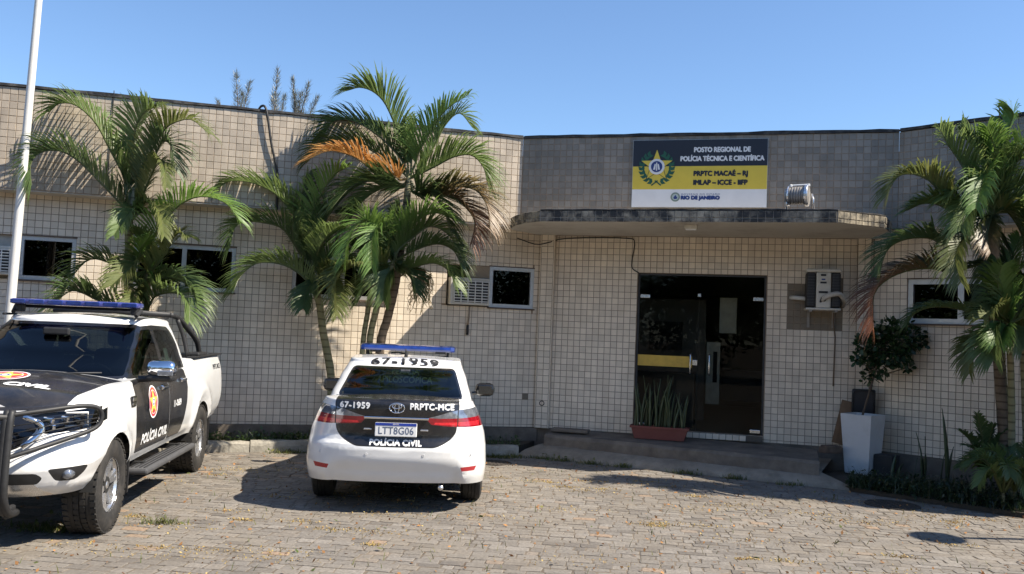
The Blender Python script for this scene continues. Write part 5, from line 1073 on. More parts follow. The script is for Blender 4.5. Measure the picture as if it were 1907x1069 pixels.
    # running gear
    MB().box((2.7, 0, .52), (4.6, 1.3, .10)).box((4.9, 0, .50), (.5, 1.2, .14)).build('chassis', m_under, root, world=False)
    for ax in (1.226, 4.446):
        for sd in (1, -1): liner(root, ax, .40, .43, sd*.50, sd*.90); wheel(root, (ax, sd*.785, .388), sd, .388, .265, .222, 6, lugs=True)
        MB().tube([(ax, -.7, .388), (ax, .7, .388)], .05, 8).build('axle', m_under, root, world=False)
    for sd in (1, -1): MB().box((4.02, sd*.80, .42), (.02, .24, .34)).box((.80, sd*.80, .42), (.02, .24, .34)).build('mud_flap', m_blackp, root, world=False)
    bm.free(); gm.free(); return root
make_pickup()
# ================================================================== THINGS ON AND AROUND THE BUILDING
def fit_text(s, width, cap, bold=.02, spacing=1):
    vv, ff = text_geo(s, 1.0, 0, spacing=spacing); x0, x1 = min(v[0] for v in vv), max(v[0] for v in vv); ys = [v[1] for v in vv]; sx = width/(x1-x0); cx = (x0+x1)/2; sy = cap/.72
    return [((x-cx)*sx, (y)*sy) for x, y in vv], ff
# ---- sign board
SU, SZ, SW, SH = 2.64, 4.18, 1.90, .98
sroot = thing('sign_board', 'black yellow and white office sign board mounted on the parapet', 'sign', wp(B2, uC, SU, SZ-SH/2, .04)); 
def sgn(x, y, o_=0): return wp(B2, uC, SU+x, SZ+y, .055+o_)
def sflat(vv, ff, name, mat, cx, cy, o_, par): return MB().add([sgn(cx+x, cy+y, o_) for x, y in vv], ff).build(name, mat, par)
m_navy = material('sign_navy', (.012, .014, .024), .45, var=.1); m_yel = material('sign_yellow', (.66, .50, .055), .45, var=.05); m_sw = material('sign_white', (.72, .72, .72), .45, var=.04); m_grn = material('laurel_green', (.012, .09, .05), .5, var=.2, vscale=20); m_sblue = material('sign_blue', (.02, .045, .19), .5)
MB().box(wp(B2, uC, SU, SZ, .03), (SW+.01, .045, SH+.01), rotC).build('frame', m_alu, sroot)
y0 = SH/2
for nm, m_, a, b in (('navy_panel', m_navy, 0, .393), ('yellow_panel', m_yel, .393, .737), ('white_panel', m_sw, .737, 1.0)):
    yc = SH/2-SH*(a+b)/2; pn = MB().box(sgn(0, yc), (SW, .006, SH*(b-a)), rotC).build(nm, m_, sroot)
def sy(f): return SH/2-SH*f
def sx(f): return -SW/2+SW*f
for s_, w_, cap, fx, fy, m_, bo, sp in (('POSTO REGIONAL DE', .785, .070, .67, .155, m_sw, .022, 1), ('POLÍCIA TÉCNICA E CIENTÍFICA', 1.165, .070, .670, .287, m_sw, .022, 1), ('PRPTC MACAÉ – RJ', .75, .070, .662, .508, m_navy, .026, 1), ('IMLAP – ICCE - IIFP', .75, .070, .662, .640, m_navy, .026, 1),
                                 ('RIO DE JANEIRO', .54, .050, .517, .865, m_sblue, .03, 1), ('GOVERNO DO ESTADO', .545, .025, .518, .812, m_sblue, .0, 1.25)):
    vv, ff = fit_text(s_, w_, cap, bo, sp); mb = MB()
    for k, (dx, dy) in enumerate(BOLD if bo else BOLD[:1]): mb.add([sgn(sx(fx)+x+dx*bo*.5, sy(fy)+y+dy*bo*.5, .005+.0004*k) for x, y in vv], ff)
    mb.build('lettering', m_, sroot)
ex, ey = sx(.183), sy(.404); em = bpy.data.objects.new('emblem', None); em = sflat(*star_geo(.235, .095), 'emblem', m_yel, ex, ey+.02, .009, sroot)
sflat(*star_geo(.25, .105), 'star_outline', m_navy, ex, ey+.02, .007, em); sflat(*disc_geo(.0, .115, 32, 2), 'ring', m_sw, ex, ey+.005, .011, em); sflat(*disc_geo(.0, .082, 32, 2), 'disc', m_sblue, ex, ey+.005, .013, em)
sflat([(-.05, -.045), (-.02, -.045), (-.012, .035), (-.03, .04), (.02, -.045), (.05, -.045), (.03, .04), (.012, .035), (-.008, -.06), (.008, -.06), (.008, .06), (-.008, .06)], [(0, 1, 2, 3), (4, 5, 6, 7), (8, 9, 10, 11)], 'device', m_sw, ex, ey+.005, .015, em)
for sd in (-1, 1):                                                # laurel: single leaves along two branches
    for k in range(9):
        a = R(-75+k*16); cx, cy = sd*.215*math.cos(a), .215*math.sin(a)
        for t in (-.55, .55):
            th = (math.pi/2+a+t) if sd > 0 else (math.pi/2-a-t); L_, W_ = .085, .026; c, s_ = math.cos(th), math.sin(th)
            vv = [(0, 0), (L_*.4*c-W_*s_, L_*.4*s_+W_*c), (L_*c, L_*s_), (L_*.4*c+W_*s_, L_*.4*s_-W_*c)]
            sflat(vv, [(0, 1, 2, 3)], 'laurel_leaf', m_grn, ex+cx, ey+cy-.01, .006+.0004*k+(.0002 if t > 0 else 0), em)
for a, b in (((-.02, -.22), (.07, -.29)), ((.02, -.22), (-.07, -.29))): 
    d = Vector((b[0]-a[0], b[1]-a[1])); n = Vector((-d.y, d.x)).normalized()*.009; sflat([(a[0]-n.x, a[1]-n.y), (b[0]-n.x, b[1]-n.y), (b[0]+n.x, b[1]+n.y), (a[0]+n.x, a[1]+n.y)], [(0, 1, 2, 3)], 'stem', m_grn, ex, ey+.02, .0105, em)
c3 = sflat(*disc_geo(.045, .068, 28, 1), 'state_crest', material('crest_grey', (.20, .26, .22), .5), sx(.331), sy(.852), .006, sroot); sflat(*disc_geo(.0, .043, 24, 2), 'crest_disc', material('crest_pale', (.42, .50, .48), .5), sx(.331), sy(.852), .006, c3); sflat([(-.03, -.012), (0, .03), (.03, -.012), (.018, -.03), (-.018, -.03)], [(0, 1, 2, 3, 4)], 'crest_shape', m_sblue, sx(.331), sy(.852), .008, c3)
# ---- floodlight on the canopy
fl = thing('floodlight', 'grey ribbed floodlight on a bracket standing on the canopy edge', 'floodlight', (3.68, 11.58, 3.474)); ang_f = R(-28)
mb = MB(); mb.m = Matrix.Translation((3.68, 11.58, 3.70)) @ Matrix.Rotation(ang_f, 4, 'Z') @ Matrix.Rotation(R(25), 4, 'X')
prof = []
for i in range(13): prof += [(.118 if i % 2 else .105, -.15+i*.017), (.118 if i % 2 else .105, -.15+i*.017+.013)]
m_cast = material('cast_metal', (.30, .285, .27), .6, .5, var=.2, vscale=14, bump=.2)
mb.lathe([(0, -.15)]+prof+[(.135, .07), (.135, .10), (0, .10)], 28, 'X').build('housing', m_cast, fl, recalc=True)
mb2 = MB(); mb2.m = mb.m; mb2.lathe([(.139, .06), (.142, .075), (.142, .095), (.136, .105)], 28, 'X').lathe([(.128, -.155), (.132, -.145), (.128, -.135)], 24, 'X').build('rim', m_silver, fl, recalc=True)
mb3 = MB(); mb3.m = mb.m; mb3.lathe([(.09, -.19), (.10, -.15), (.0, -.15)], 20, 'X').build('end_cap', m_cast, fl, recalc=True)
br = MB(); rz = Matrix.Rotation(ang_f, 3, 'Z'); P0 = Vector((3.68, 11.58, 3.474))
for s_ in (-1, 1): br.tube([P0+rz @ Vector((s_*.17, -.02, 0)), P0+rz @ Vector((s_*.165, -.03, .16)), P0+rz @ Vector((s_*.14, .0, .24))], .013, 6)
br.tube([P0+rz @ Vector((-.17, -.02, .008)), P0+rz @ Vector((.17, -.02, .008))], .012, 6); br.build('bracket', m_silver, fl, smooth=True)
bh = MB(); bh.tube([P0+rz @ Vector((-.12, -.03, .355)), P0+rz @ Vector((.10, -.03, .36))], .012, 6)
for s_ in (-.12, .10): bh.bbox(P0+rz @ Vector((s_, -.03, .35)), (.03, .05, .035), .006)
bh.build('handle', m_letw, fl)
# ---- window air conditioners
m_acw = material('ac_casing', (.60, .57, .50), .5, var=.06, vscale=4, dirt=(.34, .28, .20), dscale=5, damt=.5); m_acg = material('ac_grille', (.66, .65, .61), .5, var=.05)
def window_ac(label, a, b, c, d, out, vertical=False):
    r = thing('window_air_conditioner', label, 'air conditioner', wp(bL, uL, (a+b)/2, c, out/2), 0, 'window air conditioners in the left wing'); W, H_ = b-a, d-c
    MB().bbox(wp(bL, uL, (a+b)/2, (c+d)/2, out/2-.10), (W, out+.30, H_), .012, rotL).build('casing', m_acw, r)
    MB().box(wp(bL, uL, (a+b)/2+.02, (c+d)/2-.005, out+.052), (W*.84, .004, H_*.80), rotL).build('coil', m_blackp, r)
    g = MB()
    for i in range(8): g.box(wp(bL, uL, (a+b)/2+.02, c+H_*(.13+.105*i), out+.062), (W*.84, .012, .013), rotL)
    for i in range(6): g.box(wp(bL, uL, a+W*(.10+.175*i), (c+d)/2-.005, out+.0625), (.013, .014, H_*.80), rotL)
    g.build('grille', m_acg, r, kind='stuff'); return r
window_ac('beige window air conditioner with white grille between palm and small window', -1.50, -.885, 2.175, 2.585, .10)
window_ac('boxy window air conditioner at the left frame edge beside the flagpole', -8.02, -7.44, 2.28, 2.66, .10)
dr = thing('drain_pipe', 'short dark drain pipe hanging under the window air conditioner', 'pipe', wp(bL, uL, -1.17, 1.86, .04)); MB().tube([wp(bL, uL, -1.17, 2.165, .06), wp(bL, uL, -1.17, 2.0, .05), wp(bL, uL, -1.185, 1.86, .05)], .014, 8).build('tube', material('dirty_pipe', (.30, .24, .18), .7), dr, smooth=True); MB().tube([wp(bL, uL, -1.185, 1.87, .05), wp(bL, uL, -1.185, 1.72, .05)], .02, 8).build('hose', m_blackp, dr, smooth=True)
# ---- split condenser
cu = thing('condenser_unit', 'cream air conditioning condenser with dark side coils on wall brackets', 'air conditioner', wp(bL, uC, 4.14, 2.26, .02))
def cb(a, z, o_): return wp(bL, uC, a, z, o_)
MB().bbox(cb(4.14, 2.55, .26), (.20, .40, .50), .02, rotC).build('casing', m_acw, cu); MB().bbox(cb(4.14, 2.825, .25), (.47, .46, .05), .02, rotC).build('top_cover', m_acw, cu); MB().bbox(cb(4.14, 2.285, .25), (.47, .46, .03), .01, rotC).build('base_pan', m_acw, cu)
for s_, nm in ((-1, 'coil'), (1, 'coil')):
    c_ = MB().bbox(cb(4.14+s_*.165, 2.555, .24), (.125, .42, .50), .03, rotC).build(nm, m_blackp, cu)
    f_ = MB()
    for i in range(12): f_.box(cb(4.14+s_*.165, 2.335+i*.04, .452), (.11, .006, .006), rotC)
    f_.build('fins', material('fin_grey', (.06, .06, .062), .6), c_, kind='stuff')
for z, w_, h_, m_ in ((2.76, .07, .028, m_blackp), (2.70, .05, .02, m_sblue), (2.655, .085, .026, m_letb), (2.52, .12, .03, m_blackp)): MB().box(cb(4.135, z, .463), (w_, .004, h_), rotC).build('label_plate', m_, cu)
MB().tube(spline([cb(4.12, 2.42, .46), cb(4.20, 2.47, .52), cb(4.34, 2.50, .50), cb(4.42, 2.42, .35), cb(4.44, 2.36, .0)], 16), .034, 10).build('insulated_pipe', material('pipe_foam', (.50, .47, .42), .8), cu, smooth=True)
MB().tube(spline([cb(4.10, 2.38, .46), cb(4.12, 2.44, .49), cb(4.16, 2.40, .46)], 8), .014, 8).build('pipe', m_blackp, cu, smooth=True); MB().tube([cb(3.98, 2.43, .14), cb(3.78, 2.45, .10), cb(3.72, 2.455, .0)], .03, 8).build('insulated_pipe', m_acg, cu, smooth=True)
MB().tube(spline([cb(4.30, 2.27, .20), cb(4.31, 2.1, .06), cb(4.335, 1.95, .03), cb(4.34, 1.82, .03), cb(4.33, 1.2, .02)], 14), .010, 6).build('drain_hose', material('hose_brown', (.17, .12, .08), .8), cu, smooth=True)
for s_ in (-.17, .17): MB().box(cb(4.14+s_, 2.258, .23), (.035, .46, .03), rotC).box(cb(4.14+s_, 2.15, .012), (.035, .02, .24), rotC).box(cb(4.14+s_, 2.265, .468), (.04, .02, .035), rotC).build('bracket', material('bracket_grey', (.30, .28, .25), .6), cu)
# ---- small fittings
cl = thing('ceiling_lamp', 'small pale box lamp under the entrance canopy', 'lamp', (2.37, 12.05, 3.26)); MB().bbox((2.37, 12.05, 3.29), (.17, .10, .06), .012, rotC).build('housing', m_acw, cl); MB().bbox((2.37, 12.05, 3.257), (.14, .08, .012), .004, rotC).build('diffuser', m_letw, cl)
def cable(name, label, pts, r, mat, parts=True): o = MB().tube(spline(pts, 30), r, 6).build(name, mat, smooth=True); return tag(o, label, 'cable')
cable('hanging_cable', 'thick black cable hanging from the roof edge over the left parapet', [wp(B2, uL, -3.92, 4.78, -.25), wp(B2, uL, -3.86, 4.83, -.02), wp(B2, uL, -3.79, 4.76, .05), wp(B2, uL, -3.70, 4.3, .045), wp(B2, uL, -3.60, 3.9, .03), wp(B2, uL, -3.58, 3.5, .02), wp(B2, uL, -3.58, 3.37, .0)], .017, m_blackp)
cable('thin_cable', 'thin dark vertical cable on the left parapet above the palms', [wp(B2, uL, -5.78, 4.83, .0), wp(B2, uL, -5.78, 4.6, .012), wp(B2, uL, -5.79, 3.9, .012), wp(B2, uL, -5.79, 3.42, .012)], .006, m_blackp)
cable('wall_cable', 'thin loose wire running under the canopy to the entrance corner', [wp(bL, uL, -.45, 3.25, .02), wp(bL, uL, -.15, 3.17, .04), wp(bL, uC, .1, 3.20, .12), wp(bL, uC, .3, 3.27, .02), wp(bL, uC, .8, 3.295, .015), wp(bL, uC, 1.30, 3.29, .015), wp(bL, uC, 1.42, 3.24, .02), wp(bL, uC, 1.39, 2.95, .02), wp(bL, uC, 1.40, 2.83, .02), wp(bL, uC, 1.50, 2.765, .01)], .008, m_blackp)
rg = MB().tube([wp(bL, uC, .085+.035*math.cos(2*math.pi*i/20), .712+.035*math.sin(2*math.pi*i/20), .104) for i in range(21)], .007, 6).build('pipe_collar', m_blackp, bld, smooth=True)
# ---- flagpole
fp = thing('flagpole', 'tall white painted metal flagpole at the left frame edge', 'flagpole', (-6.27, 11.2, .0)); a0 = at(18, 585, 11.2); a1 = at(72, 0, 11.2); dv = (a1-a0)/(a1.z-a0.z); bt = a0+dv*(-.02-a0.z); tp_ = a0+dv*(8.4-a0.z)
m_pole = material('pole_white', (.66, .65, .62), .5, var=.08, vscale=3, dirt=(.40, .36, .30), dscale=3, damt=.5)
MB().tube([bt.lerp(tp_, i/12) for i in range(13)], [.062-.027*i/12 for i in range(13)], 16).build('pole', m_pole, fp, smooth=True); MB().tube([bt, bt+Vector((0, 0, .05))], .13, 14).build('base_plate', m_pole, fp); MB().tube([tp_, tp_+Vector((0, 0, .08))], .05, 12).build('finial', m_pole, fp, smooth=True)
# ---- street lamp outside the frame whose shadow falls on the setts
sl = thing('street_lamp', 'curved street lamp at the right whose head shadows the cobbles', 'street lamp', (9.3, 7.80, .0)); hz = 4.0; hd = Vector((4.187+.861*hz, 8.844-.263*hz, hz))
MB().tube(spline([(9.3, 7.80, 0), (9.3, 7.80, 2.5), (9.28, 7.80, 3.8), (8.9, 7.86, 4.08), hd+Vector((.25, .02, .03))], 24), [.06]*12+[.035]*12, 10).build('post', m_alu, sl, smooth=True)
mb = MB(); mb.m = Matrix.Translation(hd); mb.lathe([(0, .06), (.10, .055), (.22, .02), (.26, 0), (.22, -.03), (0, -.04)], 20, 'Z'); [None for v in mb.v]; mb.build('lamp_head', m_cast, sl, smooth=True, recalc=True)

# ================================================================== PLANTS IN POTS AND BEDS
def blade(mb, base, h, w, lean, q, c1, c2):
    az = q.uniform(0, math.pi); wd = Vector((math.cos(az), math.sin(az)*.6, 0)); n = Vector((-wd.y, wd.x, 0)); vs_ = []; fs = []; tw = q.uniform(-.5, .5)
    for i in range(7):
        t = i/6; ww = w*(.55+.9*t-1.05*t*t) if t < 1 else .002; ww = max(.003, ww*(1-max(0, t-.75)*2.2)); c = base+lean*t*t+Vector((0, 0, h*t)); d = wd*math.cos(tw*t)+n*math.sin(tw*t); nn = Vector((-d.y, d.x, 0))*.006
        vs_ += [c-d*ww*.5, c-nn, c+d*ww*.5, c+nn]
    for i in range(6):
        for j in range(4): fs.append((i*4+j, i*4+(j+1) % 4, (i+1)*4+(j+1) % 4, (i+1)*4+j))
    mb.add(vs_, fs, c1)
    for k in range(len(vs_)): mb.c[-len(vs_)+k] = c2 if k % 4 in (0, 2) else mixc(c1, (.10, .13, .08), .6*((k//4) % 2))
def snake_plant(label, pts, hs, seed, w=.055, group=None):
    q = random.Random(seed); c = sum((Vector(p) for p in pts), Vector())/len(pts); r = thing('snake_plant', label, 'plant', c, 0, group)
    for p, h in zip(pts, hs):
        mb = MB(); blade(mb, Vector(p), h, w*q.uniform(.8, 1.2), Vector((q.uniform(-.12, .12), q.uniform(-.08, .08), 0)), q, mixc((.03, .055, .03), (.05, .085, .045), q.random()), (.10, .12, .045)); mb.build('leaf', m_leaf, r, attr='leaf', smooth=True)
    return r
tro = thing('plant_trough', 'long terracotta trough at the glass door with snake plants', 'planter', wp(bL, uC, 1.96, .325, .42)); m_terra = material('terracotta', (.20, .055, .040), .7, var=.15, vscale=6, dirt=(.10, .06, .05), dscale=6, damt=.5)
tm = MB(); ax_, wd0, wd1 = .80, .20, .23
def tq(a, o_, z): return wp(bL, uC, 1.93+a, z, .44+o_)
o1 = [(-.40, -.11), (.40, -.11), (.40, .11), (-.40, .11)]; sc = [(.88, .325), (1.0, .475), (1.06, .478), (1.06, .51), (.96, .51), (.93, .46)]
vs_ = [tq(a*s_, b*(s_ if s_ < 1.05 else s_*1.05), z) for s_, z in sc for a, b in o1]; fs = [(i*4+j, i*4+(j+1) % 4, (i+1)*4+(j+1) % 4, (i+1)*4+j) for i in range(len(sc)-1) for j in range(4)]+[(0, 1, 2, 3), tuple(4*(len(sc)-1)+j for j in range(4))]
tm.add(vs_, fs).build('tub', m_terra, tro, recalc=True); MB().box(tq(0, 0, .455), (.72, .19, .03), rotC).build('soil', m_soil, tro)
q = random.Random(21); pts = [tq(-.35+.70*i/33+q.uniform(-.015, .015), q.uniform(-.07, .07), .465) for i in range(34)]; snake_plant('dense upright snake plants growing in the terracotta trough', pts, [q.uniform(.42, .80)*(1 if i < 22 else .72) for i in range(34)], 5, .06)
# ---- white square planter with a small tree
PC = Vector((4.86, 12.38, .065)); pa = R(-47); m_pl = material('planter_white', (.66, .66, .66), .6, var=.05, vscale=4, dirt=(.40, .38, .34), dscale=4, damt=.45)
wpot = thing('square_planter', 'tall tapered white square planter standing at the corner of the doorstep', 'planter', PC, pa)
sc = [(.16, 0), (.165, .02), (.215, .78), (.215, .80), (.195, .80), (.19, .74)]; o1 = [(-1, -1), (1, -1), (1, 1), (-1, 1)]
MB().add([(a*s_, b*s_, z) for s_, z in sc for a, b in o1], [(i*4+j, i*4+(j+1) % 4, (i+1)*4+(j+1) % 4, (i+1)*4+j) for i in range(5) for j in range(4)]+[(0, 1, 2, 3), (20, 21, 22, 23)]).build('pot', m_pl, wpot, world=False, recalc=True)
tr = thing('potted_tree', 'small leafy tree with thin leaning stem in the white planter', 'tree', PC+Vector((0, 0, .74))); t0 = at(1605, 778, 12.38); t1 = at(1626, 705, 12.3); t2 = at(1640, 650, 12.3); q = random.Random(8)
m_twig = material('twig_bark', (.12, .09, .065), .85, var=.2)
MB().tube(spline([PC+Vector((0, 0, .74)), t0, t1, t2], 14), [.018-.0006*i for i in range(14)], 7).build('trunk', m_twig, tr, smooth=True)
cr = MB(); tw = MB()
def leaf_quad(mb, p, L, W, d, n, c):
    s_ = d.cross(n).normalized()*W*.5; mb.add([p, p+d*L*.3+s_, p+d*L*.75+s_*.9, p+d*L, p+d*L*.75-s_*.9, p+d*L*.3-s_], [(0, 1, 2, 3, 4, 5)], c)
rv = lambda s_=1: Vector((q.gauss(0, s_), q.gauss(0, s_), q.gauss(0, s_)))
cen = [(1655, 640, .30), (1622, 650, .22), (1690, 630, .22), (1640, 680, .18), (1660, 612, .16), (1605, 640, .10), (1618, 702, .10), (1712, 640, .10), (1676, 662, .16), (1640, 618, .14), (1600, 668, .07), (1728, 632, .05), (1690, 685, .05)]
for (x, y, rad) in cen:
    c = at(x, y, 12.3+q.uniform(-.08, .08)); tw.tube([t1.lerp(t2, q.random()), c], .006, 4)
    for k in range(int(330*rad*rad/.09)+9):
        d = rv().normalized(); p = c+d*rad*q.random()**.4; n = (Vector((0, 0, 1))+rv(.6)).normalized(); leaf_quad(cr, p, q.uniform(.06, .095), q.uniform(.038, .058), (d+rv(.5)+Vector((0, 0, -.25))).normalized(), n, mixc((.012, .035, .012), (.035, .075, .022), q.random()))
tw.build('branches', m_twig, tr); cr.build('crown', m_leaf, tr, attr='leaf')
lid = thing('plastic_crate', 'dark plastic crate leaning on the wall behind the white planter', 'crate', (4.80, 12.78, .33)); lm = Matrix.Translation(at(1607, 772, 12.72)) @ Matrix.Rotation(R(-15), 4, 'Z') @ Matrix.Rotation(R(8), 4, 'X')
mb = MB(); mb.m = lm; mb.bbox((0, 0, .03), (.31, .05, .66), .03).build('tray', material('crate_dark', (.022, .024, .030), .5), lid); mb = MB(); mb.m = lm; mb.tube([(-.14, -.03, -.28), (-.14, -.03, .30), (-.11, -.03, .345), (.11, -.03, .345), (.14, -.03, .30), (.14, -.03, -.28)], .014, 6).build('rim', m_blackp, lid, smooth=True)
cbx = thing('cardboard_piece', 'brown cardboard piece propped between crate and wall', 'cardboard', (4.63, 12.80, .33)); mb = MB(); mb.m = Matrix.Translation(at(1578, 775, 12.82)) @ Matrix.Rotation(R(-15), 4, 'Z') @ Matrix.Rotation(R(12), 4, 'Y'); mb.box((0, 0, -.10), (.24, .02, .62)).build('sheet', material('cardboard', (.24, .15, .09), .9), cbx); mb2 = MB(); mb2.m = mb.m; mb2.box((.02, -.02, -.2), (.18, .012, .36)).build('flap', material('cardboard2', (.20, .125, .075), .9), cbx)
for k, (x, y, s_, lab) in enumerate(((1548, 826, .20, 'brown brick lying left of the white planter'), (1538, 838, .15, 'rough lump of rubble at the end of the doorstep'))):
    p = at(x, y, 12.35); o = MB().bbox((p.x, p.y, .325+s_*.25), (s_*1.2, s_*.8, s_*.5), .015, Matrix.Rotation(.5*k+.2, 3, 'Z')).build('rubble_block', material('rubble', (.13, .09, .065), .9, var=.3, vscale=12, bump=.6), None); tag(o, lab, 'rubble')
o = MB().bbox((.96, 13.60, .355), (.56, .22, .05), .012, rotC).build('concrete_slab', m_conc); tag(o, 'flat grey concrete slab lying on the left end of the doorstep', 'slab')
p = at(1651, 862, 12.2); o = MB().bbox((p.x, p.y, .20), (.26, .24, .30), .015, rotR).build('drain_box', material('drain_black', (.03, .03, .03), .8, var=.2)); tag(o, 'low black drain box on the ground right of the white planter', 'box')
# ---- planting bed at the right
GR = 'snake plants in the right bed'
for k, (x, hs, lab) in enumerate(((1668, [.30, .38, .28, .24], 'short snake plant clump beside the black drain box'), (1708, [.62, .45, .35], 'snake plant with one tall leaf in the middle of the right bed'), (1728, [.66, .40], 'two leaved snake plant left of the broad tallest one'), (1760, [.98, .70, .45, .5], 'tallest broad snake plant in the right bed'))):
    b0 = at(x, 880, 11.5); b0.z = .06; snake_plant(lab, [b0+Vector((random.uniform(-.08, .08), random.uniform(-.06, .06), 0)) for _ in hs], hs, 60+k, .085, GR)
yp = thing('young_palm', 'young feathery palm sprouting at the foot of the right wall', 'plant', (6.0, 10.95, .07)); pb = at(1835, 880, 10.9); pb.z = .08; MB().tube([pb, pb+Vector((0, 0, .25))], .02, 6).build('stem', m_bark_g, yp, smooth=True)
for k, tip in enumerate(((1785, 800), (1800, 830), (1820, 770), (1850, 790), (1810, 850), (1880, 800), (1790, 870), (1900, 830))):
    e = at(*tip, 10.75); m_ = pb.lerp(e, .5)+Vector((0, 0, .22)); frond(yp, [pb+Vector((0, 0, .22)), m_, e], L=.17, hue='dark', n=20, seed=300+k, wid=.018)
for n_i, (px_, Yb, lab) in enumerate(((1890, 10.35, 'leafy young palm at the foot of the tall right palm'), (1868, 10.2, 'low spreading young palm in front of the right palm trunks'))):
    pb = at(px_, 900, Yb); pb.z = .06; yq = thing('young_palm', lab, 'plant', pb); rq = random.Random(70+n_i); MB().tube([pb, pb+Vector((0, 0, .2))], .02, 6).build('stem', m_bark_g, yq, smooth=True)
    for k in range(9):
        a_ = k*.7+rq.random()*.4; e = pb+Vector((math.cos(a_)*.42, math.sin(a_)*.36, rq.uniform(.15, .75))); frond(yq, [pb+Vector((0, 0, .15)), pb.lerp(e, .5)+Vector((0, 0, .3)), e], L=.17, hue=rq.choice(('dark', 'mid')), n=20, seed=400+n_i*20+k, wid=.016)
def ground_cover(name, label, region, n, hmax, seed, pal, leafL=(.03, .07), blades=.4):
    """low weeds and grass: too many to count"""
    q = random.Random(seed); mb = MB()
    for i in range(n):
        p = region(q)
        if p is None: continue
        c = mixc(*pal, q.random())
        if q.random() < blades:
            h = hmax*q.uniform(.4, 1.1); d = Vector((q.gauss(0, .35), q.gauss(0, .35), 1)).normalized(); s_ = Vector((q.uniform(-1, 1), q.uniform(-1, 1), 0)).normalized()*.004; e = p+d*h+Vector((d.x, d.y, 0))*h*.5; m_ = p+d*h*.55
            mb.add([p-s_, p+s_, m_+s_*.8, m_-s_*.8, e], [(0, 1, 2, 3), (3, 2, 4)], c)
        else:
            z = q.uniform(.01, hmax)*q.random(); d = Vector((q.gauss(0, 1), q.gauss(0, 1), q.gauss(.3, .5))).normalized(); n_ = Vector((q.gauss(0, .5), q.gauss(0, .5), 1)).normalized(); L_ = q.uniform(*leafL); s_ = d.cross(n_).normalized()*L_*.3; p = p+Vector((0, 0, z))
            mb.add([p, p+d*L_*.45+s_, p+d*L_, p+d*L_*.45-s_], [(0, 1, 2, 3)], c)
    o = mb.build(name, m_leaf if 'bed' in name else leafmat('dry_leaf', rough=.95, trans=.15), attr='leaf', kind='stuff'); o['label'] = label; o['category'] = 'weeds'; return o
def in_right(q):
    t = q.random(); a = Vector((4.24, 11.28)).lerp(Vector((8.2, 7.4)), t); n = Vector((.70, .72))*q.random()*1.15*(.25+.75*min(1, t*5)); p = a+n; return Vector((p.x, p.y, .04))
def in_left(q):
    x = -9+9.2*q.random(); y = kerb_y(x)+.12+q.random()**1.5*.32
    if q.random() < .5 and not (-3.5 < x < -1): return None
    return Vector((x, y, .125))
ground_cover('bed_weeds', 'dark low weeds and leaf litter filling the right planting bed', in_right, 12000, .24, 1, ((.010, .022, .008), (.035, .06, .02)))
ground_cover('bed_weeds', 'low green weeds growing between the kerb and the left wall', in_left, 7000, .17, 2, ((.02, .045, .012), (.07, .12, .03)))
GP = [(-3.75, 7.55, .10, 30), (-3.62, 7.62, .08, 25), (-3.9, 7.62, .09, 20), (-3.0, 8.0, .05, 12), (-.05, 12.9, .12, 80), (.1, 13.0, .15, 90), (-.2, 12.95, .08, 50), (.5, 13.0, .05, 60), (.8, 12.85, .05, 60), (1.2, 12.65, .04, 60), (1.6, 12.5, .03, 50), (2.4, 12.1, .03, 60), (3.0, 11.85, .03, 60), (3.6, 11.5, .03, 50), (-2.5, 12.62, .05, 80), (-2.9, 12.6, .04, 50), (-1.6, 12.8, .05, 80), (-3.1, 12.5, .05, 40)]
def tufts(q):
    if q.random() < .75:
        g = q.choice(GP); return Vector((g[0]+q.gauss(0, .10), g[1]+q.gauss(0, .04), -.01))
    x = q.uniform(-5, 5); y = q.uniform(6, 12.5); return Vector((x, y, -.012)) if y < kerb_y(x)-.05 else None
ground_cover('paving_grass', 'thin grass tufts growing along the kerb and between the setts', tufts, 2600, .085, 3, ((.05, .08, .015), (.16, .15, .05)), blades=.9)
_jr = random.Random(44); JC = [(x, y, _jr.uniform(.06, .32)) for x, y in [(_jr.uniform(-4, 5.2), _jr.uniform(5.6, 11.5)) for _ in range(95)] if y < kerb_y(x)-.3]
def joints(q):
    cx, cy, r_ = q.choice(JC); return Vector((cx+q.gauss(0, r_), cy+q.gauss(0, r_*.35), -.004))
ground_cover('dry_litter', 'dry straw coloured grass and leaf bits between the setts', joints, 11000, .016, 4, ((.24, .15, .055), (.44, .34, .13)), leafL=(.010, .030), blades=.45)
def scat(q):
    x = q.uniform(-5, 6); y = q.uniform(5.5, 12.5); return Vector((x, y, .002)) if y < kerb_y(x)-.05 else None
ground_cover('fallen_leaves', 'small brown fallen leaves scattered over the cobbles', scat, 1500, .006, 5, ((.14, .07, .03), (.40, .20, .07)), leafL=(.02, .05), blades=0)
# ---- manhole covers
for x, y, r_, lab in ((-.15, 12.38, .24, 'round dark manhole cover beside the kerb right of the sedan'), (4.42, 10.36, .30, 'sunken manhole cover with dry leaves near the right bed')):
    mh = thing('manhole_cover', lab, 'manhole', (x, y, .0), 0, None); m_iron = material('cast_iron', (.06, .05, .042), .8, .3, var=.3, vscale=20, bump=.5)
    mb = MB(); mb.m = Matrix.Translation((x, y, 0)); mb.lathe([(0, .008), (r_*.86, .008), (r_*.88, .004)], 28).build('cover', m_iron, mh, recalc=True); mb = MB(); mb.m = Matrix.Translation((x, y, 0)); mb.lathe([(r_*.89, -.01), (r_*.90, .011), (r_, .011), (r_*1.01, -.02)], 28).build('ring', m_iron, mh, recalc=True)
    mb = MB()
    for i in range(-3, 4): mb.box((x+i*r_*.22, y, .010), (r_*.08, 2*math.sqrt(max(.01, (r_*.78)**2-(i*r_*.22)**2)), .006))
    mb.build('ribs', m_iron, mh, kind='stuff')

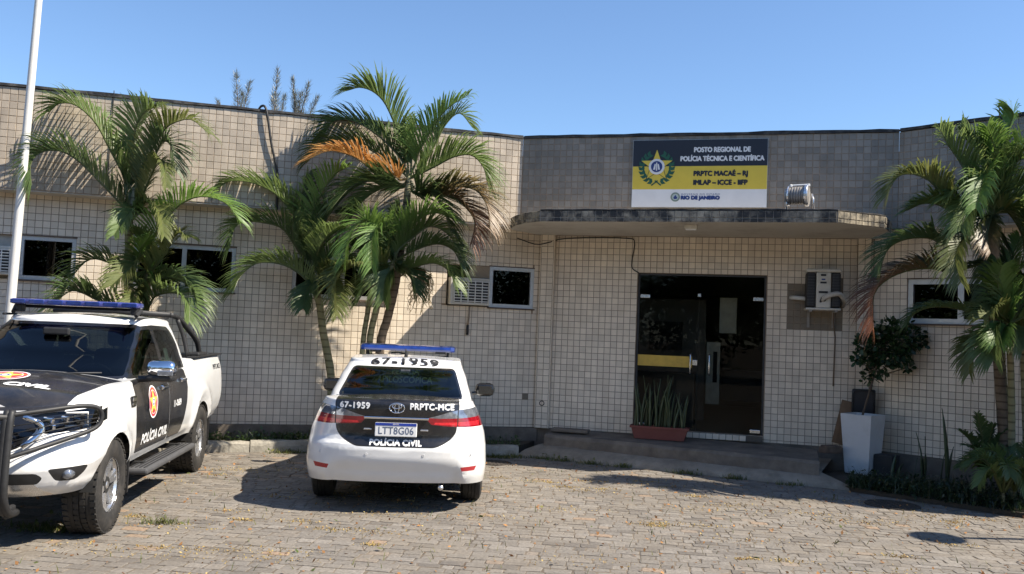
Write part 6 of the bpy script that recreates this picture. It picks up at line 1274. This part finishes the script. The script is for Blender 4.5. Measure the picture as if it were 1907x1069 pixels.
# ================================================================== ADDED TREES (unseen, behind and beside the camera, to darken reflections in the glass)
tree_me = None
for k, (x, y, s_, lab) in enumerate(((-13, -15, 1.0, 'added unseen leafy tree facing the left wing'), (-6.5, -17, 1.15, 'added unseen leafy tree facing the palms'), (0, -15.5, 1.05, 'added unseen leafy tree facing the entrance corner'), (6.2, -16.5, 1.2, 'added unseen leafy tree facing the glass door'), (12.5, -15, 1.0, 'added unseen leafy tree facing the right wing'), (19, -13, 1.1, 'added unseen leafy tree at the far right corner'), (25, -9, 1.1, 'added unseen leafy tree at the right side'), (-19, -9, 1.1, 'added unseen leafy tree at the far left corner'), (-21, -2, 1.15, 'added unseen leafy tree at the left side'), (-20, 4.5, 1.0, 'added unseen leafy tree beyond the left end of the paving'))):
    tr = thing('reflection_tree', lab, 'tree', (x, y, -.06), k*1.3, 'added trees mirrored in the glass'); tr.scale = (s_, s_, s_)
    if tree_me is None:
        q = random.Random(77); tk = MB().tube([(0, 0, 0), (.1, 0, 1.2), (0, .1, 2.6), (.1, 0, 4.2)], [.26, .2, .17, .1], 10); cr = MB()
        for b in range(9): a = b*.7; tk.tube([(0, .05, 1.2+.3*b), (math.cos(a)*1.4, math.sin(a)*1.4, 2.4+.35*b), (math.cos(a)*2.4, math.sin(a)*2.4, 3.0+.4*b)], [.09, .05, .02], 6)
        for b in range(110):
            v_ = Vector((q.gauss(0, 1), q.gauss(0, 1), q.gauss(0, .8))).normalized()*q.random()**.4; c = Vector((v_.x*3.7, v_.y*3.2, 3.9+v_.z*3.4))
            for _ in range(80):
                p = c+Vector((q.gauss(0, .5), q.gauss(0, .5), q.gauss(0, .42))); d = Vector((q.gauss(0, 1), q.gauss(0, 1), q.gauss(-.2, .6))).normalized(); n_ = Vector((q.gauss(0, .7), q.gauss(0, .7), 1)).normalized(); w_ = d.cross(n_).normalized()*.09; L_ = q.uniform(.2, .32)
                cr.add([p, p+d*L_*.5+w_, p+d*L_, p+d*L_*.5-w_], [(0, 1, 2, 3)], mixc((.02, .045, .012), (.05, .09, .025), q.random()))
        a = tk.build('trunk', m_bark_b, tr, smooth=True, world=False); b = cr.build('crown', m_leaf, tr, attr='leaf', world=False); tree_me = (a.data, b.data)
    else: link('trunk', tree_me[0], tr, False); link('crown', tree_me[1], tr, False)
